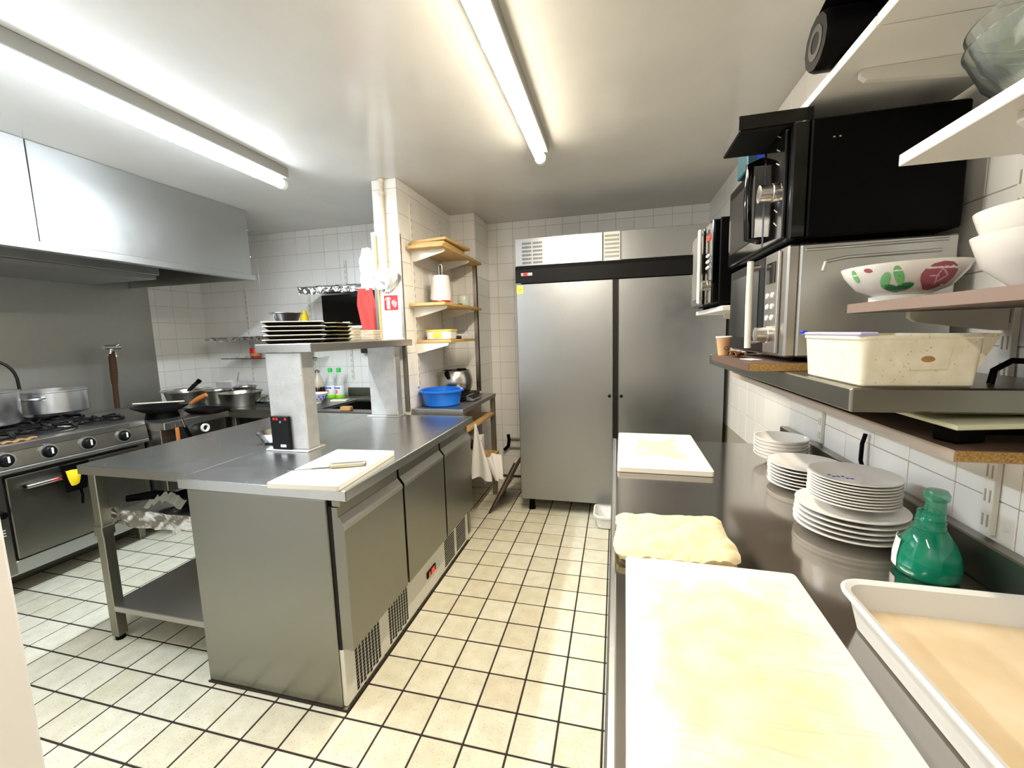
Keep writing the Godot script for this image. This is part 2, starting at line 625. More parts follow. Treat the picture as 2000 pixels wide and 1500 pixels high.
func shell() -> void:
	# floor
	var fl := struct("floor", geo().box(V(XL - 0.2, -0.15, -4.0), V(XR + 0.2, -0.0018, 2.0)), M.floor_grout)
	var cells := []
	var eye := V(0.009, 0, 0.039)
	for i in range(-24, 10):
		for j in range(-26, 21):
			var c := V(-0.632 + (i + 0.5) * TILE, 0, -1.105 + (j + 0.5) * TILE)
			if c.x < XL or c.x > XR or c.z < ZB or c.z > 1.9:
				continue
			var under: bool = (c.x > -1.54 and c.x < -0.96 and c.z < -1.2 and c.z > -2.4) or c.x > 0.09 or c.x < -3.25
			var side := (c - eye)
			var f := Vector3(-0.2445, 0, -0.9697)
			var along := side.dot(f)
			var across := absf(side.dot(Vector3(0.9697, 0, -0.2445)))
			var seen: bool = not under and along > 1.05 and across < along * 1.26 + 0.1 and c.z > -3.3
			cells.append([0.0 if seen else 100.0, side.length(), c])
	cells.sort_custom(func(a, b): return a[0] + a[1] < b[0] + b[1])
	var tm := geo().box(V(-0.0715, -0.01, -0.0715), V(0.0715, 0, 0.0715), 0.0016).mesh()
	var rest := geo()
	var made := 0
	for k in cells.size():
		var c: Vector3 = cells[k][2]
		if made < 300 and cells[k][0] == 0.0:
			var t := MeshInstance3D.new()
			t.name = "tile" if made == 0 else "tile_%03d" % made
			t.mesh = tm
			t.material_override = M["floor_tile_%d" % (rng.randi() % 3)]
			t.position = c + V(0, rng.randf_range(-0.0005, 0.0004), 0)
			fl.add_child(t)
			made += 1
		else:
			rest.box(c + V(-0.0715, -0.01, -0.0715), c + V(0.0715, 0, 0.0715), 0.0016)
	tag(part("tile_field", rest, M.floor_tile_0, fl), "", "", "", "stuff")
	# ceiling
	struct("ceiling", geo().box(V(XL - 0.2, CEIL, -4.0), V(XR + 0.2, CEIL + 0.15, 2.0)), M.ceiling_paint)
	# walls
	var w := struct("wall_back", geo().box(V(XS - 0.1, -0.1, ZB - 0.15), V(XR + 0.15, CEIL + 0.02, ZB)), M.grout)
	tile_wall(w, V(0, 0, ZB), V(1, 0, 0), V(0, 1, 0), XS, XR, 0.0, CEIL, -0.895, 0.04, func(c): return c.x < -0.55 or c.y > 1.9 or c.x > 0.66)
	w = struct("wall_back_left", geo().box(V(XL - 0.15, -0.1, ZB - 0.1), V(XS, CEIL + 0.02, ZBL)), M.grout)
	tile_wall(w, V(0, 0, ZBL), V(1, 0, 0), V(0, 1, 0), XL, XS, 0.0, CEIL, -2.88, 0.04, func(c): return (c.y > 0.75 and c.x < -1.5) or c.x > -1.36)
	w = struct("wall_return", geo().box(V(XS - 0.05, -0.1, ZB - 0.02), V(XS + 0.001, CEIL + 0.02, ZBL - 0.01)), M.grout)
	tile_wall(w, V(XS + 0.001, 0, 0), V(0, 0, -1), V(0, 1, 0), -ZBL, -ZB, 0.0, CEIL, -ZBL, 0.04)
	w = struct("wall_partition", geo().box(V(-1.52, -0.1, ZBL - 0.02), V(-1.345, CEIL + 0.02, -2.47)), M.grout)
	tile_wall(w, V(0, 0, -2.47), V(1, 0, 0), V(0, 1, 0), -1.52, -1.345, 0.6, CEIL, -1.44, 0.04)
	var w2 := struct("wall_partition_side", geo().box(V(-1.346, 0.0, ZBL), V(-1.3445, CEIL, -2.472)), M.grout)
	tile_wall(w2, V(-1.3445, 0, 0), V(0, 0, -1), V(0, 1, 0), 2.472, -ZBL, 0.0, CEIL, 2.47, 0.04)
	w = struct("wall_left", geo().box(V(XL - 0.15, -0.1, ZB), V(XL, CEIL + 0.02, 2.0)), M.grout)
	tile_wall(w, V(XL, 0, 0), V(0, 0, -1), V(0, 1, 0), 2.7, -ZBL, 0.75, CEIL, -ZBL, 0.04)
	w = struct("wall_right", geo().box(V(XR, -0.1, ZB - 0.1), V(XR + 0.15, CEIL + 0.02, 2.0)), M.grout)
	tile_wall(w, V(XR, 0, 0), V(0, 0, 1), V(0, 1, 0), ZB, -0.42, 0.70, CEIL, -1.05, 0.10)
	struct("wall_front", geo().box(V(XL - 0.15, -0.1, 1.6), V(XR + 0.15, CEIL + 0.02, 1.75)), M.paint_white)
	# the painted end of a wall beside the camera
	struct("wall_jamb", geo().box(V(-2.4, 0, -0.5), V(-1.222, CEIL, -0.36), 0.006), M.paint_white)


func lamps() -> void:
	for d in [["cool white fluorescent ceiling light with clear clips, above the cooking side", -1.90, 2.262, -2.14, -0.62, "neon_bluish", Color(0.90, 0.95, 1.0), ENERGY_COOL], ["neutral white fluorescent ceiling light in the front part of the kitchen", -0.55, 2.275, 0.25, 1.45, "neon_warm", Color(1.0, 0.965, 0.91), 1.1], ["warm white fluorescent ceiling light above the aisle to the fridge", -0.385, 2.275, -2.29, -0.77, "neon_warm", Color(1.0, 0.945, 0.86), ENERGY_WARM]]:
		var z0: float = d[3]
		var z1: float = d[4]
		var o := thing("ceiling_light", d[0], "lamp", V(d[1], CEIL, (z0 + z1) / 2))
		var l := (z1 - z0) / 2
		var y: float = d[2] - CEIL
		part("spine", geo().box(V(-0.044, y + 0.029, -l), V(0.044, 0.0, l), 0.004), M.lamp_housing, o)
		part("lamp_tube", geo().at(V(0, y, 0), Basis(Vector3.RIGHT, PI / 2)).loft(P([0, -l + 0.02, 0.026, -l + 0.02, 0.026, l - 0.02, 0, l - 0.02]), 0, 0, 20), M[d[5]], o)
		for s in [-1, 1]:
			part("end_cap", geo().at(V(0, y, s * (l - 0.008)), Basis(Vector3.RIGHT, PI / 2)).loft(P([0, -0.013, 0.029, -0.013, 0.029, 0.013, 0, 0.013]), 0, 0, 20), M.white_plastic, o)
		for k in 6:
			var z := -l + 0.02 + (2 * l - 0.04) * (k + 0.5) / 6.0 + 0.05
			part("clip", geo().at(V(0, y, z), Basis(Vector3.RIGHT, PI / 2)).loft(P([0.0265, -0.009, 0.0285, -0.009, 0.0285, 0.009, 0.0265, 0.009, 0.0265, -0.009]), 0, 0, 20), M.clip_clear, o)
		var a := AreaLight3D.new()
		a.name = "lamp_light"
		a.area_size = Vector2(0.052, 2 * l - 0.04)
		a.light_color = d[6]
		a.light_energy = d[7]
		a.area_range = 12.0
		a.shadow_enabled = true
		o.add_child(a)
		a.position = V(0, y - 0.03, 0)
		a.rotation = Vector3(-PI / 2, 0, 0)


const ENERGY_COOL := 3.6
const ENERGY_WARM := 2.5


# geometry of a thing at o, given in world coordinates
func wg(o: Node3D) -> Geo:
	return geo().at(-o.position)


func rot_y(a: float) -> Basis:
	return Basis(Vector3.UP, a)


# ---------------------------------------------------------------- island
func island() -> void:
	var o := thing("refrigerated_counter", "low stainless steel refrigerated counter with three doors and a vented base strip", "refrigerator", V(-1.25, 0, -1.77))
	part("body", wg(o).box(V(-1.566, 0.0, -2.425), V(-0.956, 0.80, -1.128), 0.003), M.steel, o)
	part("worktop", wg(o).box(V(-1.606, 0.80, -2.41), V(-0.872, 0.84, -1.126), 0.003), M.steel_top, o)
	var z := [[-1.54, -1.138], [-1.985, -1.558], [-2.42, -2.003]]
	for k in 3:
		var z0: float = z[k][0]
		var z1: float = z[k][1]
		var d := part("door", wg(o).at(V(0, 0, z0) - o.position).prism(P([-0.944, 0.24, -0.897, 0.24, -0.897, 0.705, -0.920, 0.735, -0.920, 0.772, -0.944, 0.772]), z1 - z0), M.steel, o)
		part("gasket", wg(o).box(V(-0.956, 0.235, z0 - 0.004), V(-0.944, 0.775, z1 + 0.002)), M.gasket, d)
		part("pull_lip", wg(o).at(V(0, 0, z0) - o.position).prism(P([-0.8972, 0.690, -0.8950, 0.692, -0.8950, 0.706, -0.9185, 0.7365, -0.9215, 0.7355, -0.8975, 0.7045]), z1 - z0), M.steel_shelf, d)
	part("hinge_pin", wg(o).box(V(-0.945, 0.772, -1.165), V(-0.905, 0.80, -1.14), 0.004), M.steel_leg, o)
	var p := part("base_panel", wg(o).box(V(-0.956, 0.012, -2.42), V(-0.938, 0.236, -1.135), 0.002), M.white_enamel, o)
	var slots := wg(o)
	for a in [[-1.192, -1.362], [-1.43, -1.60]]:
		for i in 8:
			for j in 13:
				var zz: float = lerpf(a[0], a[1], (i + 0.5) / 8.0)
				var yy: float = 0.03 + j * 0.0142 + (0.007 if i % 2 else 0.0)
				slots.box(V(-0.9383, yy - 0.0055, zz - 0.0072), V(-0.9370, yy + 0.0055, zz + 0.0072))
	for a in [[-2.035, -2.18], [-2.215, -2.37]]:
		for j in 12:
			var yy: float = 0.035 + j * 0.0145
			slots.box(V(-0.9383, yy - 0.0045, a[1]), V(-0.9370, yy + 0.0045, a[0]))
	tag(part("vent_slots", slots, M.black_satin, p), "", "", "", "stuff")
	part("grime_joint", wg(o).box(V(-1.568, 0.0, -1.1275), V(-0.936, 0.007, -1.1225)).box(V(-0.938, 0.0, -2.42), V(-0.932, 0.006, -1.1225)), M.dirt, o)
	part("thermostat", wg(o).box(V(-0.938, 0.10, -1.905), V(-0.932, 0.135, -1.80), 0.002), M.black_satin, p)
	part("display", wg(o).box(V(-0.9318, 0.105, -1.885), V(-0.931, 0.13, -1.85)), M.red_display, p)
	part("switch", wg(o).box(V(-0.932, 0.104, -1.83), V(-0.927, 0.131, -1.812), 0.002), M.orange_print, p)
	# work table beside it
	o = thing("work_table", "stainless steel work table with open lower shelf joined to the refrigerated counter", "table", V(-1.92, 0, -1.8))
	part("worktop", wg(o).box(V(-2.24, 0.80, -2.41), V(-1.6062, 0.8396, -1.185), 0.0015), M.steel_top, o)
	for x in [-2.215, -1.635]:
		for zz in [-2.37, -1.235]:
			var l := part("leg", wg(o).box(V(x - 0.021, 0.02, zz - 0.021), V(x + 0.021, 0.80, zz + 0.021), 0.003), M.steel_leg, o)
			part("foot", wg(o).at(V(x, 0, zz) - o.position).loft(P([0, 0, 0.018, 0, 0.018, 0.025, 0, 0.025]), 0, 0, 12), M.black, l)
			if x < -2.0:
				part("collar", wg(o).box(V(x - 0.026, 0.505, zz - 0.026), V(x + 0.026, 0.55, zz + 0.026), 0.003), M.steel_leg, l)
	part("lower_shelf", wg(o).box(V(-2.235, 0.145, -2.38), V(-1.61, 0.175, -1.215), 0.003), M.steel_shelf, o)
	# foil-lined tray between its legs
	var nz := FastNoiseLite.new()
	nz.seed = 4
	nz.frequency = 6.0
	o = thing("foil_tray", "shallow tray wrapped in crumpled aluminium foil under the work table", "tray", V(-1.93, 0.565, -1.5))
	part("foil_wall", geo().sheet(60, 8, func(u: float, v: float):
		var x := lerpf(-0.355, 0.315, u)
		var sag := 0.03 * sin(PI * clampf(u * 1.1, 0, 1))
		var y := lerpf(0.05, -0.008 - sag * 0.6, v)
		var b := nz.get_noise_2d(x * 1.1, v * 0.12) * 0.02 + nz.get_noise_2d(x * 3.1, v * 0.3) * 0.006
		return V(x, y + nz.get_noise_2d(x * 0.8, 5.0) * 0.008, 0.235 + b - 0.02 * absf(u - 0.4)), 0.0015), M.foil, o)
	part("foil_floor", geo().sheet(40, 24, func(u: float, v: float):
		return V(lerpf(-0.35, 0.31, u), 0.0 + nz.get_noise_2d(u * 1.2, v * 0.8) * 0.006, lerpf(0.225, -0.26, v)), 0.0015), M.foil, o)
	single("clay_pot", geo().loft(P([0, 0, 0.075, 0, 0.088, 0.02, 0.09, 0.085, 0.094, 0.09, 0.094, 0.098, 0.086, 0.098, 0.082, 0.03, 0, 0.02]), 0, 0, 28), M.tan, "tan earthenware pot standing in the foil tray under the table", "pot", V(-1.74, 0.573, -1.42))
	single("wooden_lid", geo().loft(P([0, 0, 0.09, 0, 0.092, 0.012, 0.05, 0.03, 0.02, 0.034, 0, 0.034]), 0, 0, 28), M.dark_wood, "dark wooden lid on the earthenware pot", "lid", V(-1.74, 0.672, -1.42))
	o = thing("black_skillet", "small black skillet with long handle lying in the foil tray", "pan", V(-2.03, 0.578, -1.50))
	part("pan_body", geo().loft(P([0, 0, 0.07, 0, 0.09, 0.035, 0.087, 0.035, 0.067, 0.004, 0, 0.004]), 0, 0, 24), M.iron, o)
	part("handle", geo().tube([V(-0.07, 0.03, 0.03), V(-0.13, 0.045, 0.08), V(-0.21, 0.045, 0.15)], [0.014, 0.021, 0.016], 8), M.black, o)
	o = thing("plastic_wrap", "strip of crinkled clear plastic wrap hanging over the foil tray", "wrap", V(-1.93, 0.60, -1.33))
	part("film", geo().sheet(30, 6, func(u: float, v: float): return V(lerpf(-0.14, 0.08, u), 0.05 * sin(u * 2.6) + 0.008 * sin(u * 31.0) + lerpf(0.03, 0.0, v), lerpf(0.0, 0.03, v) + 0.006 * sin(u * 23.0)), 0.001), M.clear_bag, o)
	# shelf over the island
	o = thing("gantry_shelf", "raised stainless steel shelf on two broad box columns standing on the island", "shelf", V(-1.44, 0.84, -1.98))
	part("shelf_board", wg(o).box(V(-1.585, 1.294, -2.455), V(-1.285, 1.333, -1.515), 0.003), M.steel_shelf, o)
	var c1 := part("column", wg(o).box(V(-1.550, 0.848, -1.612), V(-1.356, 1.294, -1.532), 0.004), M.steel_column, o)
	part("base_plate", wg(o).box(V(-1.575, 0.8402, -1.635), V(-1.345, 0.848, -1.512), 0.002), M.steel_column, c1)
	var c2 := part("column", wg(o).box(V(-1.545, 0.848, -2.405), V(-1.352, 1.294, -2.335), 0.004), M.steel_column, o)
	part("base_plate", wg(o).box(V(-1.565, 0.8402, -2.409), V(-1.335, 0.848, -2.315), 0.002), M.steel_column, c2)


func plate_shape(r: float, h := 0.018) -> ArrayMesh:
	return geo().loft(P([0, 0, 0.58 * r, 0, 0.62 * r, 0.003, 0.985 * r, h - 0.004, r, h - 0.0025, r, h, 0.975 * r, h, 0.62 * r, 0.0065, 0.55 * r, 0.005, 0, 0.005]), 0, 0, 48).mesh()


# a stack of round things, each an object
func rank(k: int, count: int) -> String:
	if k == 0: return "lowest"
	if k == count - 1: return "topmost"
	return ["", "second", "third", "fourth", "fifth", "sixth", "seventh", "eighth", "ninth"][k] + " from the bottom"


func stack(called: String, mesh: ArrayMesh, m: Material, count: int, where: Vector3, step: float, label: String, category: String, group: String, jitter := 0.002) -> Array:
	var out := []
	for k in count:
		var o := single(called, mesh, m, label % rank(k, count), category, where + V(rng.randf_range(-jitter, jitter), k * step, rng.randf_range(-jitter, jitter)), rng.randf() * TAU, group)
		out.append(o)
	return out


func board_texture(seed_: int, patch: Rect2) -> StandardMaterial3D:
	var w := 256
	var h := 416
	var img := Image.create(w, h, true, Image.FORMAT_RGB8)
	var f := FastNoiseLite.new()
	f.seed = seed_
	f.frequency = 0.012
	var r := RandomNumberGenerator.new()
	r.seed = seed_
	var base := Color(0.905, 0.89, 0.845)
	var stain := Color(0.885, 0.815, 0.65)
	for y in h:
		for x in w:
			var p := Vector2(float(x) / w, float(y) / h)
			var n := f.get_noise_2d(x, y)
			var q := (p - patch.get_center()) / (patch.size * 0.5)
			var d := maxf(absf(q.x), absf(q.y)) + n * 0.35
			var k := clampf((1.1 - d) / 0.35, 0.0, 1.0) * clampf(0.72 + 0.5 * f.get_noise_2d(x * 1.3 + 90, y * 1.3), 0.1, 1.0)
			img.set_pixel(x, y, base.lerp(stain, k))
	for k in 60:
		var a := Vector2(patch.position.x + r.randf() * patch.size.x, patch.position.y + r.randf() * patch.size.y) * Vector2(w, h)
		var l := r.randf_range(20, 90)
		var t := r.randf_range(-0.2, 0.35)
		for s in int(l):
			var q := a + Vector2(cos(t), sin(t)) * s
			if q.x > 1 and q.y > 1 and q.x < w - 1 and q.y < h - 1:
				img.set_pixel(int(q.x), int(q.y), img.get_pixel(int(q.x), int(q.y)).lerp(Color(0.66, 0.58, 0.42), 0.28))
	img.generate_mipmaps()
	var m := StandardMaterial3D.new()
	m.albedo_texture = ImageTexture.create_from_image(img)
	m.roughness = 0.45
	return m


func cutting_board(where: Vector3, sx: float, sz: float, turn: float, label: String, worn: StandardMaterial3D, th := 0.02) -> Node3D:
	var o := thing("cutting_board", label, "cutting board", where, turn)
	var r := 0.01
	part("slab", geo().loft(P([r - 0.002, 0, r, 0.002, r, th - 0.002, r - 0.002, th]), sx / 2 - r, sz / 2 - r, 24), M.board_white, o)
	var g := geo()
	g.face([V(-sx / 2 + 0.008, th + 0.0004, sz / 2 - 0.008), V(sx / 2 - 0.008, th + 0.0004, sz / 2 - 0.008), V(sx / 2 - 0.008, th + 0.0004, -sz / 2 + 0.008), V(-sx / 2 + 0.008, th + 0.0004, -sz / 2 + 0.008)], V(0, 0, 0))
	part("worn_face", g, worn, o)
	return o


func island_objects() -> void:
	cutting_board(V(-1.045, 0.8402, -1.32), 0.275, 0.425, 0.07, "white plastic cutting board with a knife lying on it, on the island", board_texture(21, Rect2(0.25, 0.3, 0.5, 0.4)))
	var o := thing("kitchen_knife", "silver kitchen knife with metal handle lying on the island cutting board", "knife", V(-1.055, 0.8605, -1.275), 0.41)
	part("blade", geo().at(Vector3.ZERO, Basis(Vector3.RIGHT, -PI / 2)).prism(P([-0.145, 0.002, -0.08, -0.010, 0.015, -0.012, 0.015, 0.012, -0.06, 0.012]), 0.0025), M.chrome, o)
	part("handle", geo().loft(P([0.008, 0.0005, 0.012, 0.004, 0.012, 0.013, 0.008, 0.017]), 0.056, 0.002, 16), M.steel_leg, o).position = V(0.075, 0, 0)
	o = thing("mixing_bowl", "small shiny steel bowl behind the black box on the island", "bowl", V(-1.66, 0.8402, -1.66))
	part("bowl_shell", geo().loft(P([0, 0, 0.045, 0, 0.06, 0.012, 0.07, 0.035, 0.083, 0.052, 0.083, 0.056, 0.078, 0.056, 0.066, 0.036, 0.056, 0.014, 0.04, 0.004, 0, 0.004]), 0, 0, 36), M.chrome, o)
	o = thing("black_box", "upright black box with red marks leaning on the gantry column", "timer", V(-1.488, 0.8483, -1.5225))
	part("case", geo().at(V(0, 0, 0), Basis(Vector3.RIGHT, 0.0)).box(V(-0.05, 0, -0.008), V(0.05, 0.155, 0.008), 0.003), M.black_satin, o)
	for x in [-0.028, -0.012, 0.034]:
		part("mark", geo().box(V(x - 0.006, 0.138, 0.0082), V(x + 0.006, 0.148, 0.009)), M.red_plastic, o)
	part("knob", geo().at(V(0.008, 0.13, 0.008), Basis(Vector3.RIGHT, PI / 2)).loft(P([0, 0, 0.006, 0, 0.005, 0.004, 0, 0.004]), 0, 0, 12), M.inox, o)
	part("badge", geo().box(V(-0.002, 0.012, 0.0082), V(0.028, 0.024, 0.009)), M.white_print, o)
	# dishes on the gantry shelf
	var pm := geo().loft(P([0.0, 0.0, 0.002, 0.001, 0.022, 0.014, 0.024, 0.0155, 0.024, 0.018, 0.02, 0.018, 0.0, 0.005]), 0.105, 0.085, 16).mesh()
	var edge := geo()
	for s in [-1, 1]:
		edge.box(V(-0.127, 0.0155, s * 0.107 - 0.0025), V(0.127, 0.0195, s * 0.107 + 0.0025), 0.001)
		edge.box(V(s * 0.127 - 0.0025, 0.0155, -0.107), V(s * 0.127 + 0.0025, 0.0195, 0.107), 0.001)
	var em := edge.mesh()
	for k in 5:
		var d := thing("serving_plate", "dark plate with pale rim, %s of the stack under a bowl" % rank(k, 5), "plate", V(-1.495 + (k % 2) * 0.008, 1.3335 + k * 0.0205, -1.675), 0.62 + 0.02 * (k % 3), "dark plates on the gantry shelf")
		part("dish", pm, M.plate_dark, d)
		part("rim", em, M.cream_dish, d)
	pm = geo().loft(P([0.0, 0.0, 0.002, 0.001, 0.018, 0.014, 0.020, 0.0155, 0.020, 0.018, 0.017, 0.018, 0.0, 0.005]), 0.068, 0.062, 16).mesh()
	edge = geo()
	for q in [-1, 1]:
		edge.box(V(-0.087, 0.0155, q * 0.0805 - 0.0025), V(0.087, 0.0195, q * 0.0805 + 0.0025), 0.001)
		edge.box(V(q * 0.0865 - 0.0025, 0.0155, -0.08), V(q * 0.0865 + 0.0025, 0.0195, 0.08), 0.001)
	em = edge.mesh()
	for k in 5:
		var d := thing("square_plate", "dark plate with olive rim, %s of its stack on the gantry shelf" % rank(k, 5), "plate", V(-1.495, 1.3335 + k * 0.0205, -1.925), 0.1 + 0.03 * (k % 2), "olive rimmed plates on the gantry shelf")
		part("dish", pm, M.plate_dark, d)
		part("rim", em, M.plate_rim, d)
	var sq := geo().loft(P([0.0, 0.0, 0.002, 0.001, 0.014, 0.011, 0.016, 0.0125, 0.016, 0.0145, 0.013, 0.0145, 0.0, 0.004]), 0.040, 0.036, 16).mesh()
	for k in 5:
		single("cream_dish", sq, M.cream_dish, "small cream dish, %s of the stack beside the olive rimmed plates" % rank(k, 5), "dish", V(-1.525, 1.3335 + k * 0.0165, -2.14), 0.08 * (k % 2), "cream dishes next to the olive plates")
	for k in 4:
		single("cream_dish", sq, M.cream_dish, "small cream dish, %s of the stack next to the red apron" % rank(k, 4), "dish", V(-1.50, 1.3335 + k * 0.0165, -2.31), 0.07 * (k % 2), "cream dishes next to the apron")
	o = thing("steel_bowl", "dented stainless steel bowl on top of the dark plate stack", "bowl", V(-1.535, 1.4365, -1.67))
	part("bowl_shell", geo().loft(P([0, 0, 0.042, 0, 0.048, 0.005, 0.064, 0.036, 0.074, 0.040, 0.074, 0.043, 0.062, 0.042, 0.046, 0.008, 0, 0.005]), 0, 0, 36), M.inox, o)


# ---------------------------------------------------------------- cooking line
func cooker() -> void:
	var o := thing("gas_range", "stainless steel gas range with open burners, knobs and an oven below", "stove", V(-3.55, 0, -1.5))
	part("body", wg(o).box(V(-3.98, 0.13, -2.05), V(-3.13, 0.80, -0.75), 0.004), M.steel, o)
	part("cooktop", wg(o).box(V(-3.98, 0.80, -2.05), V(-3.10, 0.84, -0.75), 0.004), M.steel_shelf, o)
	part("plinth", wg(o).box(V(-3.9, 0.0, -2.03), V(-3.35, 0.13, -0.75)), M.steel, o)
	var cp := part("control_panel", wg(o).at(V(0, 0, -2.05) - o.position).prism(P([-3.13, 0.70, -3.10, 0.705, -3.085, 0.715, -3.10, 0.80, -3.13, 0.80]), 1.3), M.steel, o)
	part("rail", wg(o).box(V(-3.13, 0.69, -2.05), V(-3.082, 0.712, -0.75), 0.004), M.steel_hood, cp)
	for zz in [-1.19, -1.365, -1.54, -1.72, -1.91]:
		var k := part("knob", wg(o).at(V(-3.09, 0.762, zz) - o.position, Basis(Vector3.FORWARD, PI / 2 - 0.1)).loft(P([0, 0, 0.034, 0, 0.034, 0.004, 0.026, 0.006, 0.023, 0.026, 0, 0.028]), 0, 0, 20), M.black_satin, o)
		part("dial", wg(o).at(V(-3.091, 0.762, zz) - o.position, Basis(Vector3.FORWARD, PI / 2 - 0.1)).loft(P([0, 0, 0.043, 0, 0.043, 0.003, 0, 0.003]), 0, 0, 20), M.aluminium, k)
		part("pointer", wg(o).box(V(-3.066, 0.752, zz - 0.004), V(-3.058, 0.785, zz + 0.004), 0.001), M.white_print, k)
	var d := part("oven_door", wg(o).box(V(-3.13, 0.215, -2.0), V(-3.105, 0.665, -1.36), 0.004), M.steel, o)
	part("door_seam", wg(o).box(V(-3.1315, 0.208, -2.008), V(-3.128, 0.672, -1.352)), M.gasket, o)
	var h := part("handle", wg(o).tube([V(-3.075, 0.60, -1.42), V(-3.07, 0.603, -1.65), V(-3.075, 0.60, -1.96)], 0.013, 10), M.inox, d)
	part("handle_label", wg(o).box(V(-3.0625, 0.597, -1.56), V(-3.059, 0.606, -1.52)), M.red_plastic, d)
	for zz in [-1.43, -1.95]:
		part("handle_post", wg(o).box(V(-3.106, 0.592, zz - 0.01), V(-3.07, 0.61, zz + 0.01), 0.002), M.black, d)
	var sp := part("side_panel", wg(o).box(V(-3.13, 0.14, -1.352), V(-3.112, 0.68, -1.1), 0.003), M.steel, o)
	for y in [0.36, 0.375, 0.39, 0.59, 0.605]:
		part("louvre", wg(o).box(V(-3.112, y, -1.33), V(-3.104, y + 0.007, -1.25), 0.002), M.steel_hood, sp)
	part("gas_tap", wg(o).at(V(-3.11, 0.48, -1.32) - o.position, Basis(Vector3.FORWARD, PI / 2)).loft(P([0, 0, 0.02, 0, 0.018, 0.03, 0, 0.032]), 0, 0, 14), M.black, sp)
	part("bottom_rail", wg(o).box(V(-3.14, 0.13, -2.05), V(-3.115, 0.205, -1.1), 0.003), M.steel_hood, o)
	for zz in [-1.12, -1.40, -1.68, -1.94]:
		for x in [-3.35, -3.73]:
			var b := part("burner", wg(o).at(V(x, 0.84, zz) - o.position).loft(P([0, 0, 0.075, 0, 0.07, 0.012, 0.045, 0.015, 0.042, 0.026, 0, 0.028]), 0, 0, 24), M.iron, o)
			var g := wg(o)
			for a in 6:
				var t := TAU * a / 6.0 + 0.3
				var dir := V(cos(t), 0, sin(t))
				g.tube([V(x, 0.872, zz) + dir * 0.03, V(x, 0.874, zz) + dir * 0.11, V(x, 0.85, zz) + dir * 0.128], 0.006, 6)
			g.at(V(x, 0.846, zz) - o.position).loft(P([0.118, 0, 0.13, 0, 0.13, 0.012, 0.118, 0.012, 0.118, 0]), 0, 0, 28)
			part("grate", g, M.iron, b)
	part("leg", wg(o).box(V(-3.24, 0.0, -2.03), V(-3.20, 0.13, -1.99), 0.003), M.steel_leg, o)
	part("leg", wg(o).box(V(-3.24, 0.0, -1.12), V(-3.20, 0.13, -1.08), 0.003), M.steel_leg, o)
	# scraps on the front of the cooktop
	o = thing("food_scrap", "orange brown food scrap on the front edge of the gas range", "food", V(-3.16, 0.8405, -1.46))
	part("crumb", geo().sheet(12, 4, func(u: float, v: float): return V(lerpf(-0.012, 0.012, v), 0.006 + 0.004 * sin(u * 17.0), lerpf(-0.07, 0.07, u)), 0.006), M.tan, o)
	# oven tool
	o = thing("oven_glove", "yellow and black padded grip hanging from the oven handle", "glove", V(-3.052, 0.545, -1.60))
	part("yellow_pad", geo().sheet(8, 8, func(u: float, v: float): return V(0.016 + 0.012 * sin(u * 3.1) * sin(v * 3.1), lerpf(0.095, 0.005, v), lerpf(-0.035, 0.035, u) * (1.0 - 0.5 * v)), 0.012), M.yellow, o)
	part("black_pad", geo().sheet(8, 8, func(u: float, v: float): return V(0.004 + 0.012 * sin(u * 3.1), lerpf(0.13, -0.03, v), lerpf(-0.08, 0.05, u) * (1.0 - 0.3 * v)), 0.014), M.black, o)
	part("strap", geo().tube([V(0.0, -0.02, -0.03), V(0.005, -0.07, -0.033), V(0.0, -0.12, -0.03)], 0.007, 8), M.black, o)
	# wall of steel behind
	single("steel_wall_panel", geo().box(V(0, 0, 0), V(0.012, 1.2, 2.35), 0.002), M.steel_wall, "tall brushed steel panel on the wall behind the gas range", "panel", V(XL + 0.001, 0.79, -2.84))
	# pots
	o = thing("stock_pot", "tall dull stock pot with a bail handle at the end of the range", "pot", V(-3.72, 0.8808, -1.585))
	part("pot_shell", geo().loft(P([0, 0, 0.15, 0, 0.162, 0.015, 0.162, 0.195, 0.168, 0.2, 0.168, 0.207, 0.158, 0.207, 0.155, 0.02, 0, 0.008]), 0, 0, 48), M.aluminium, o)
	var arc := []
	for k in 19:
		var a := PI * k / 18.0
		arc.append(V(cos(a) * 0.165, 0.20 + pow(sin(a), 0.6) * 0.21, 0.0))
	part("bail", geo().at(Vector3.ZERO, rot_y(1.16)).tube(arc, 0.008, 8), M.dark_steel, o)
	o = thing("braising_pot", "wide shiny aluminium braising pot with riveted side handle on the burners", "pot", V(-3.83, 0.8808, -1.985))
	part("pot_shell", geo().loft(P([0, 0, 0.155, 0, 0.175, 0.02, 0.175, 0.155, 0.181, 0.16, 0.181, 0.168, 0.168, 0.168, 0.165, 0.02, 0, 0.01]), 0, 0, 64), M.aluminium, o)
	var hd := []
	for k in 11:
		var a := PI * k / 10.0
		hd.append(V(cos(a) * 0.065, 0.125, 0.172 + sin(a) * 0.045))
	var hp := part("handle", geo().at(Vector3.ZERO, rot_y(0.42)).tube(hd, 0.011, 8), M.aluminium, o)
	part("rivet", geo().at(Vector3.ZERO, rot_y(0.42)).tube([V(0.065, 0.125, 0.15), V(0.065, 0.125, 0.182)], 0.014, 10), M.chrome, hp)
	# old stand pipe
	o = thing("stand_pipe", "rusty brown stand pipe with a chrome valve behind the range", "pipe", V(-3.90, 0.84, -2.40))
	part("pipe", geo().tube([V(0, 0, 0), V(0, 0.2, -0.005), V(0, 0.46, -0.015)], 0.017, 12), M.rust, o)
	part("sleeve", geo().tube([V(0, 0.20, -0.005), V(0, 0.30, -0.01), V(0, 0.42, -0.013)], [0.02, 0.024, 0.022], 10), M.rust, o)
